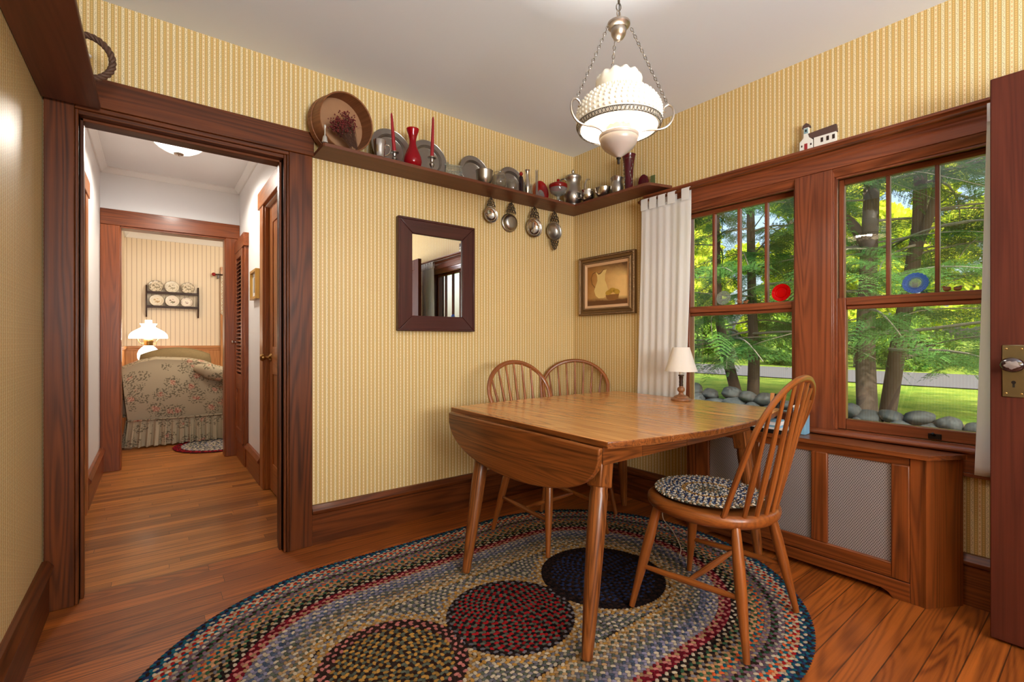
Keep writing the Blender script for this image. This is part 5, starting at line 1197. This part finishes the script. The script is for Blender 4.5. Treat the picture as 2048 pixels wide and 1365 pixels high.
def cush(name, label, x, y, z, w, h, mat):
    c = thing(name, label, 'cushion', (x, y, z)); g = G()
    def f(u, v, s):
        a = 2*u-1; b = 2*v-1; k_ = (1-a**4)*(1-b**4); return (a*w*(1-.06*b*b), s*(.012+.10*k_**.6), b*h*(1-.10*a*a)+(.05*(1-a*a) if b > 0 else 0))
    g.grid(lambda u, v: f(u, v, -1), 20, 16); g.grid(lambda u, v: f(u, v, 1), 20, 16); g.build('cover', mat, c, sharp=180)
    e = [f(u, 0, 0) for u in np.linspace(0, 1, 20)]+[f(1, v, 0) for v in np.linspace(0, 1, 16)]+[f(u, 1, 0) for u in np.linspace(1, 0, 20)]+[f(0, v, 0) for v in np.linspace(1, 0, 16)]
    g = G(); g.tube([p for i, p in enumerate(e) if i == 0 or (Vector(p)-Vector(e[i-1])).length > 1e-4][:-1], .008, 6, closed=True); g.build('piping', mat, c); return c
cush('back_cushion', 'tan print cushion rising over the sofa back near the lamp', .20, 6.47, .73, .33, .24, 'cushion_tan'); cush('back_cushion', 'tan print cushion at the sofa end toward the lace curtain', 1.0, 6.5, .665, .32, .22, 'cushion_tan')
tbp = thing('end_table', 'brown end table behind the floral sofa under the milk glass lamp', 'table', (-.06, 7.25, 0))
g = G(); g.box(-.22, .3, -.25, .25, .72, .745); g.build('tabletop', 'pine', tbp, bevel=.004)
for x in (-.19, .27):
    for y in (-.22, .22): g = G(); g.box(x-.02, x+.02, y-.02, y+.02, 0, .72, 2); g.build('leg', 'pine', tbp)
lp = thing('parlor_lamp', 'lit white milk glass table lamp behind the sofa', 'lamp', (-.052, 7.2, .745))
g = G(); g.lathe([(.07,0),(.075,.01),(.05,.02),(.035,.04),(.045,.07)], 28); g.build('foot', 'brass', lp)
g = G(); g.lathe([(.045,.068),(.085,.1),(.108,.15),(.11,.2),(.095,.245),(.06,.285),(.04,.3)], 32); g.build('globe', 'parlor_milk', lp)
g = G(); g.lathe([(.04,.298),(.045,.315),(.042,.33),(.05,.35),(.045,.375),(.03,.38)], 20); g.tube(spline([(.045,0,.33),(.07,0,.32),(.075,0,.35),(.1,0,.38)], 4), .004, 6); g.tube(spline([(-.045,0,.33),(-.08,0,.33),(-.1,0,.37),(-.115,0,.395)], 4), .004, 6); g.build('burner', 'brass', lp)
prs = [(.19,.385),(.192,.4),(.186,.43),(.16,.465),(.115,.495),(.08,.515),(.067,.53),(.075,.55),(.088,.565)]
g = G(); g.shell(prs+[(r-.004, z) for r, z in prs[::-1]], 40); g.build('shade', 'parlor_milk', lp)
g = G(); g.shell([(.03,.4),(.036,.5),(.034,.61),(.032,.61),(.034,.5),(.028,.4)], 20); g.build('chimney', 'parlor_milk', lp)
light('parlor_lamp_light', 'POINT', (-.052, 7.2, 1.19), 9, (1, .86, .66), shadow_soft_size=.08)
light('parlor_ceiling_light', 'POINT', (1.0, 5.95, 2.25), 40, (1, .88, .70), shadow_soft_size=.15)  # unseen fill lamp, added to brighten the sofa and parlor
rk = thing('plate_rack', 'brown two-tier plate rack on the striped parlor wall', 'rack', (.209, YP, 1.64))
g = G()
for x in (-.289, .289): g.prism([(-.002, -.215), (-.025, -.215), (-.085, -.1), (-.085, .1), (-.025, .215), (-.002, .215)], x-.008, x+.008, 0, 2)
g.build('side', 'dark_wood', rk)
for z in (.1, -.09): g = G(); g.box(-.281, .281, -.085, -.002, z, z+.012, 0); g.box(-.281, .281, -.083, -.076, z+.012, z+.03, 0); g.build('shelf', 'dark_wood', rk)
pls = [(-.188, .112, .081, 'transfer_ware', 'dark patterned plate on the upper rack tier toward the lamp side'), (-.012, .112, .082, 'scenic_ware', 'pale scenic plate in the middle of the upper rack tier'), (.166, .112, .078, 'transfer_ware', 'dark patterned plate on the upper rack tier toward the lace curtain'),
       (-.178, -.078, .08, 'gold_ware', 'white plate with golden fruit on the lower rack tier'), (-.008, -.078, .08, 'fruit_ware', 'white plate with a red fruit design in the middle of the lower tier'), (.155, -.078, .07, 'flower_ware', 'smaller white flowered plate on the lower tier toward the curtain')]
for x, z, r, mt, lb in pls:
    p = thing('rack_plate', lb, 'plate', (.209+x, YP-.046, 1.6475+z+r*.98), 0, 'plates on the parlor rack'); p.rotation_euler = (PI/2-math.radians(12), 0, 0)
    g = G(); g.lathe([(0,-.004),(r*.62,-.003),(r*.7,.003),(r,.009),(r,.012),(r*.7,.006),(r*.6,0),(0,0)], 32); g.build('plate_body', mt, p)
    g = G(); g.tube([(r*math.cos(u), r*math.sin(u), .011) for u in np.linspace(0, 2*PI, 32, endpoint=False)], .0018, 5, closed=True); g.build('gilt_rim', 'dark_wood' if 'dark' in lb else 'old_brass', p)
lc = thing('lace_curtain', 'cream lace valance hanging at the parlor window edge', 'curtain', (.745, YP-.09, 1.50))
g = G(); 
def lace(u, v): return (.02+.55*u, .014*math.sin(2*PI*7*u), .543*v-.03*abs(math.sin(PI*7*u))*(1-v))
nu, nv = 90, 60; vs = [lace(i/nu, j/nv) for j in range(nv+1) for i in range(nu+1)]; fs = []
for j in range(nv):
    for i in range(nu):
        ru = (i % 9)-4; rv_ = (j % 9)-4; rr = math.hypot(ru, rv_)
        if 2.2 < rr < 3.2 and (i+j) % 2 == 0 or rr < 1 : continue
        fs.append((j*(nu+1)+i, j*(nu+1)+i+1, (j+1)*(nu+1)+i+1, (j+1)*(nu+1)+i))
g.add(vs, fs, 0, True); g.build('lace_cloth', 'lace', lc, sharp=180)
ro = thing('parlor_curtain_rod', 'short curtain rod with a red knob in the parlor', 'curtain rod', (.745, YP-.09, 2.055))
g = G(); g.tube([(-.05,0,0),(.7,0,0)], .009, 8); g.box(-.02, .0, 0, .088, -.05, .012); g.build('rod', 'dark_wood', ro); g = G(); g.ball((-.066,0,0), .026, 14); g.build('finial', 'red_glaze', ro)
# parlor rug
prc = [(MRN,RED,MRN),(RED,MRN,BRN),(GREY,CREAM,LAV),(CREAM,GREY,CREAM),(SAGE,CREAM,GREY),(GREY,CREAM,SLATE)]
ps = [stadium(.58, .86, 5.86, .43-.034*(k+.5), 30) for k in range(12)]
V, F, C = braid(ps, .034, .03, .004, .011, lambda k: prc[min(k, 5)] if k < 6 else prc[2+k % 4], 9)
g = G(); g.col = True; g.v = V; g.f = F; g.c = C; g.s = [True]*len(F); g.m = [0]*len(F); g.g = [(0, 0, 0)]*len(V)
g.prism(stadium(.58, .86, 5.86, .425, 30), .0005, .007, 2, mat=1); tag(g.build('small_braided_rug', ['braid', 'braid_base'], sharp=80), 'grey braided rug with a red border before the floral sofa', 'rug')
# ---------------------------------------------------------------- outside
ZG = -.25
def gz(x, y): return ZG+max(0, (x-27))*.022+.03*math.sin(x*.7)*math.sin(y*.5)*(1 if x > 9.3 else 0)
g = G(); NX, NY = 60, 60
g.grid(lambda u, v: (2.95+85*u**1.3, -45+110*v, gz(2.95+85*u**1.3, -45+110*v)), NX, NY); struct(g.build('lawn', 'lawn', sharp=180), 'sunlit lawn outside the windows')
g = G(); g.grid(lambda u, v: (18.2+7.4*u+.3*math.sin(v*9), -45+110*v, gz(18.2+7.4*u, 0)+.03), 6, 60); struct(g.build('road', 'asphalt', sharp=180), 'grey paved road crossing the lawn')
g = G(); g.grid(lambda u, v: (8.2+1.5*u+.5*math.sin(v*21)*u, -3+13*v, gz(8.2, 0)+.035+.02*math.sin(v*40+u*5)), 6, 60); struct(g.build('ground_bed', 'soil', sharp=180), 'strip of bare soil behind the stones')
# fieldstones of the low wall
rngs = random.Random(21); protos = []
for q in range(4):
    g = G(); bm = bmesh.new(); bmesh.ops.create_icosphere(bm, subdivisions=3, radius=1)
    ph = [rngs.uniform(0, 6) for _ in range(6)]
    for v in bm.verts:
        c = v.co; k_ = 1+.13*math.sin(2.1*c.x+ph[0])*math.cos(1.7*c.y+ph[1])+.09*math.sin(3.3*c.z+ph[2]+c.x*2)+.05*math.sin(7*c.x+ph[3])*math.sin(6*c.y+ph[4])-.10*max(0, abs(c.x*.7+c.y*.4+c.z*.5)-.75)
        v.co = c*k_
    vs = [tuple(v.co) for v in bm.verts]; fs = [tuple(v.index for v in f.verts) for f in bm.faces]; bm.free()
    g.add(vs, fs, 0, True); protos.append(g)
first = {}
def stone(x, y, z, sx, sy, sz, rz, q):
    z += .13*max(0, min(1, (y-3)/1.2))
    if q not in first:
        o = protos[q].build('fieldstone', 'stone', sharp=180); first[q] = o
    else: o = first[q].copy(); COL.objects.link(o)
    o.location = (x, y, z); o.scale = (sx, sy, sz); o.rotation_euler = (rngs.uniform(-.25, .25), rngs.uniform(-.25, .25), rz)
    tag(o, 'rounded grey fieldstone in the low wall outside the windows', 'stone', 'fieldstones of the low wall'); return o
y = .2; i = 0
while y < 6.4:
    w = rngs.uniform(.13, .23); h = rngs.uniform(.10, .15); stone(8.15+rngs.uniform(-.05, .05), y+w, ZG+h*.75, .22, w*1.06, h, rngs.uniform(-.25, .25), i % 4); i += 1
    s2 = rngs.uniform(.08, .12); stone(8.27+rngs.uniform(-.04, .04), y+w+.13, ZG+h*1.5+s2*.8, .18, rngs.uniform(.13, .2), s2, rngs.uniform(-.3, .3), (i+1) % 4)
    if rngs.random() < .6: s3 = rngs.uniform(.07, .1); stone(7.93, y+w*.5, ZG+s3*.8, .12, s3*1.4, s3, rngs.uniform(-.3, .3), (i+2) % 4)
    y += w*1.72
for yy, w, h in ((1.5, .36, .17), (4.75, .24, .15), (3.1, .32, .15)): stone(7.62, yy, ZG+h*.55, .3, w, h, .2, i % 4); i += 1
# foliage: fronds of small leaves gathered in one mesh per tree
RNG = np.random.RandomState(5)
def frond_proto(L, nt, ll, lw, droop, seed):
    rr = np.random.RandomState(seed); q = []
    for i in range(nt+1):
        t = (i+.6)/(nt+1); c = np.array([L*t, 0, -droop*t*t])
        for s in ((-1, 1) if i < nt else (0,)):
            tl = L*.5*(1-.72*t)*rr.uniform(.8, 1.15) if s else L*.2; ax = np.array([.62, s*.78, -.10]); ax /= np.linalg.norm(ax); m = max(3, int(tl/(ll*.52)))
            for j in range(m):
                u = (j+.5)/m; p = c+ax*tl*u+np.array([0, 0, -.10*tl*u*u])
                for s2 in (-1, 1):
                    ca, sa = .58, .81*s2; d = np.array([ax[0]*ca-ax[1]*sa, ax[0]*sa+ax[1]*ca, rr.uniform(-.25, .1)]); l_ = ll*(1-.45*u)*rr.uniform(.8, 1.2)
                    n = np.array([-d[1], d[0], 0])*lw; q.append([p, p+d*l_*.5+n, p+d*l_, p+d*l_*.5-n])
    return np.array(q)
def rotm(yaw, pitch, roll):
    cy, sy, cp, sp, cr, sr = np.cos(yaw), np.sin(yaw), np.cos(pitch), np.sin(pitch), np.cos(roll), np.sin(roll)
    return np.array([[cy*cp, cy*sp*sr-sy*cr, cy*sp*cr+sy*sr], [sy*cp, sy*sp*sr+cy*cr, sy*sp*cr-cy*sr], [-sp, cp*sr, cp*cr]])
def leafmesh(name, quads, shade, mat, parent):
    quads = np.concatenate(quads); n = len(quads); me = bpy.data.meshes.new(name)
    me.vertices.add(n*4); me.vertices.foreach_set('co', quads.reshape(-1).astype(np.float32))
    me.loops.add(n*4); me.loops.foreach_set('vertex_index', np.arange(n*4, dtype=np.int32))
    me.polygons.add(n); me.polygons.foreach_set('loop_start', np.arange(0, n*4, 4, dtype=np.int32)); me.polygons.foreach_set('loop_total', np.full(n, 4, dtype=np.int32))
    me.update(calc_edges=True)
    ca = me.attributes.new('col', 'FLOAT_COLOR', 'POINT'); c = np.ones((n*4, 4), dtype=np.float32); c[:, :3] = np.repeat(np.concatenate(shade), 4)[:, None]; ca.data.foreach_set('color', c.ravel())
    me.materials.append(M[mat]); o = bpy.data.objects.new(name, me); COL.objects.link(o); o.parent = parent; return o
FR = [frond_proto(.44, 5, .030, .0075, .06, 1), frond_proto(.36, 4, .028, .007, .03, 2), frond_proto(.52, 6, .032, .008, .12, 3)]
print('frond quads', [len(f) for f in FR])
def hemlock(label, base, trunks, nb, zlo, zhi, seed, reach=2.6, extra=()):
    rr = np.random.RandomState(seed); t = thing('hemlock_tree', label, 'tree', (base[0], base[1], ZG))
    B = np.array([base[0], base[1], ZG]); quads = []; shade = []; gt = G(); gbr = G(); axes = []
    for pts, r0, r1 in trunks:
        P = [tuple(np.array(p)-B) for p in pts]; P = spline(P, 6); k_ = len(P); rs = [r0+(r1-r0)*i/k_ for i in range(k_)]; rs[0] *= 1.35
        gt.tube(P, rs, 14); axes.append(np.array(P))
    gt.build('trunk', 'bark', t)
    def put(p, yaw, pitch, sc, br):
        f = FR[rr.randint(3)]; R = rotm(yaw, pitch, rr.uniform(-.5, .5)); quads.append((f*sc)@R.T+p)
        shade.append(np.clip(rr.uniform(br-.25, br+.3)+rr.uniform(-.12, .12, len(f)), 0, 1))
    def limb(A, azim, L, rise, droop, n, r=.022, dens=1.0, br=.4):
        pts = []
        for i in range(9):
            u = i/8; pts.append(A+np.array([math.cos(azim+.25*u*math.sin(seed+azim*3))*L*u, math.sin(azim+.25*u)*L*u, rise*u-droop*u*u+.05*math.sin(6*u+azim)]))
        gbr.tube([tuple(p) for p in pts], [r*(1-.8*i/8) for i in range(9)], 6)
        for i in range(int(n*.8)):
            u = rr.uniform(.12, 1)**.8; j = min(7, int(u*8)); p = pts[j]+(pts[j+1]-pts[j])*(u*8-j)
            for _ in range(2):
                sd = rr.choice([-1, 1]); put(p, azim+sd*rr.uniform(.3, 1.2), rr.uniform(-.1, .55), rr.uniform(.75, 1.3), br)
                if rr.rand() < .5:
                    sl = rr.uniform(.15, .45); a2 = azim+sd*rr.uniform(.5, 1.1); q = p+np.array([math.cos(a2)*sl, math.sin(a2)*sl, -.1*sl]); put(q, a2+rr.uniform(-.5, .5), rr.uniform(0, .7), rr.uniform(.7, 1.2), br)
    for b in range(nb):
        ax = axes[rr.randint(len(axes))]; z = zlo+(zhi-zlo)*(b+rr.rand())/nb; j = np.argmin(abs(ax[:, 2]+ZG-z)); A = ax[j].copy()
        limb(A, rr.uniform(0, 2*PI), reach*rr.uniform(.6, 1.1), rr.uniform(-.1, .5), rr.uniform(.25, .9), 13, rr.uniform(.012, .026))
    for A, az, L, rise, droop, n in extra: limb(np.array(A)-B, az, L, rise, droop, n, .03, br=.3)  # darker leaves on these limbs: shade put into the leaf colour
    gbr.build('branches', 'branch_grey', t); leafmesh('foliage', quads, shade, 'hemlock', t); return t
hemlock('dark green hemlock with two thick trunks outside the window by the door', (9.4, 2.5), [
    ([(9.3,2.56,ZG),(9.32,2.60,1.0),(9.30,2.55,2.4),(9.28,2.50,4.2),(9.3,2.5,9)], .15, .085),
    ([(9.62,2.40,ZG),(9.55,2.20,1.2),(9.5,2.02,2.4),(9.55,1.95,3.6),(9.6,1.95,9)], .12, .07),
    ([(9.5,2.02,2.5),(9.45,1.85,2.9),(9.4,1.72,3.5),(9.4,1.68,4.6)], .07, .04), ([(9.3,2.55,2.6),(9.25,2.8,3.1),(9.1,3.25,3.5),(9,3.7,3.9)], .09, .04)], 64, 1.05, 7.5, 11, 2.7,
    extra=(((9.3,2.55,1.25),-1.9,3.6,.25,.15,14), ((9.4,2.3,1.0),-2.4,2.2,.1,.45,16), ((9.3,2.5,1.6),3.3,2.2,.3,.8,16), ((9.5,2.1,1.7),-1.3,3.0,.3,.7,18)))
hemlock('dark green hemlock with slender twin trunks outside the window by the curtain', (9.7, 4.75), [
    ([(9.6,4.82,ZG),(9.55,5.0,.5),(9.45,5.12,1.2),(9.4,5.2,2.4),(9.4,5.3,7.5)], .12, .06),
    ([(9.85,4.68,ZG),(9.86,4.66,.8),(9.84,4.68,1.6),(9.85,4.72,3.4),(9.9,4.8,8.5)], .125, .06)], 66, .9, 7.0, 31, 2.5,
    extra=(((9.6,5.0,1.2),-2.6,2.3,.1,.5,18), ((9.8,4.7,1.3),-1.9,2.3,.1,.55,18), ((9.7,5.0,1.1),2.6,2.4,.1,.5,18), ((9.7,4.8,1.0),3.2,1.6,.0,.4,14)))
hemlock('hemlock standing between the other two, farther from the house', (12.6, 4.6), [([(12.6,4.6,ZG),(12.6,4.6,3),(12.7,4.7,9)], .13, .07)], 36, 1.2, 8, 41, 2.5)
hemlock('young hemlock off to the side of the window by the door', (11.3, .6), [([(11.3,.6,ZG),(11.3,.62,3),(11.35,.7,8)], .12, .06)], 36, 1.1, 7.5, 51, 2.5)
# far trees: clouds of bigger leaves around limbs
def far_tree(label, x, y, h, w, seed, mat='maple', nl=13000, ls=.19, z0=.12, group='sunlit trees beyond the road', name='maple_tree'):
    rr = np.random.RandomState(seed); t = thing(name, label, 'tree', (x, y, gz(x, y)), 0, group)
    g = G(); g.tube([(0,0,0),(.1*rr.randn(),.1*rr.randn(),h*.35),(.25*rr.randn(),.25*rr.randn(),h*.85)], [.22*h/12,.16*h/12,.05], 8)
    for i in range(7):
        a = rr.uniform(0, 6.28); z = h*rr.uniform(.2, .6); L = w*rr.uniform(.5, .9); g.tube([(0,0,z),(L*.5*math.cos(a),L*.5*math.sin(a),z+L*.25),(L*math.cos(a),L*math.sin(a),z+L*.6)], [.09,.06,.02], 6)
    g.build('trunk', 'bark', t)
    nc = 30; C = np.stack([w*rr.uniform(-1, 1, nc), w*rr.uniform(-1, 1, nc), h*rr.uniform(z0, 1, nc)], 1); k_ = (C[:, 0]**2+C[:, 1]**2)/w**2; C = C[k_ < 1.05-.6*np.abs(C[k_ < 9, 2]/h-.5)]
    ci = rr.randint(len(C), size=nl); d = rr.randn(nl, 3); d /= np.linalg.norm(d, axis=1)[:, None]; P = C[ci]+d*(rr.uniform(.3, 1, nl)[:, None]**.5)*w*.42*np.array([1, 1, .7])
    a = rr.randn(nl, 3); a /= np.linalg.norm(a, axis=1)[:, None]; b = np.cross(a, rr.randn(nl, 3)); b /= np.linalg.norm(b, axis=1)[:, None]; s = ls*rr.uniform(.6, 1.3, nl)[:, None]
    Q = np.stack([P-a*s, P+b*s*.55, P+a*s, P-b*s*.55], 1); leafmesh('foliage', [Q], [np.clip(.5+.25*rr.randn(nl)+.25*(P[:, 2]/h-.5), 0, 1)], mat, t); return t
rt = random.Random(8)
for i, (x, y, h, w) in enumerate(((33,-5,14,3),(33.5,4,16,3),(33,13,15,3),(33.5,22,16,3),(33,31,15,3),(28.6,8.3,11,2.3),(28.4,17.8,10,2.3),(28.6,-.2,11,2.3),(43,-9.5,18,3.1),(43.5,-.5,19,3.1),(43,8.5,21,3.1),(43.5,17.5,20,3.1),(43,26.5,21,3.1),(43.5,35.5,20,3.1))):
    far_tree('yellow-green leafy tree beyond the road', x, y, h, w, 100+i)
for i, (x, y, h, w) in enumerate(((27.8,6,2.4,1.3),(27.9,11,2.8,1.4),(27.8,16,2.5,1.3),(27.9,1,2.6,1.3),(27.8,21,2.7,1.4))):
    far_tree('low green shrub on the far side of the road', x, y, h, w, 200+i, 'shrub', 2600, .12, .05, 'shrubs on the far side of the road', 'roadside_shrub')
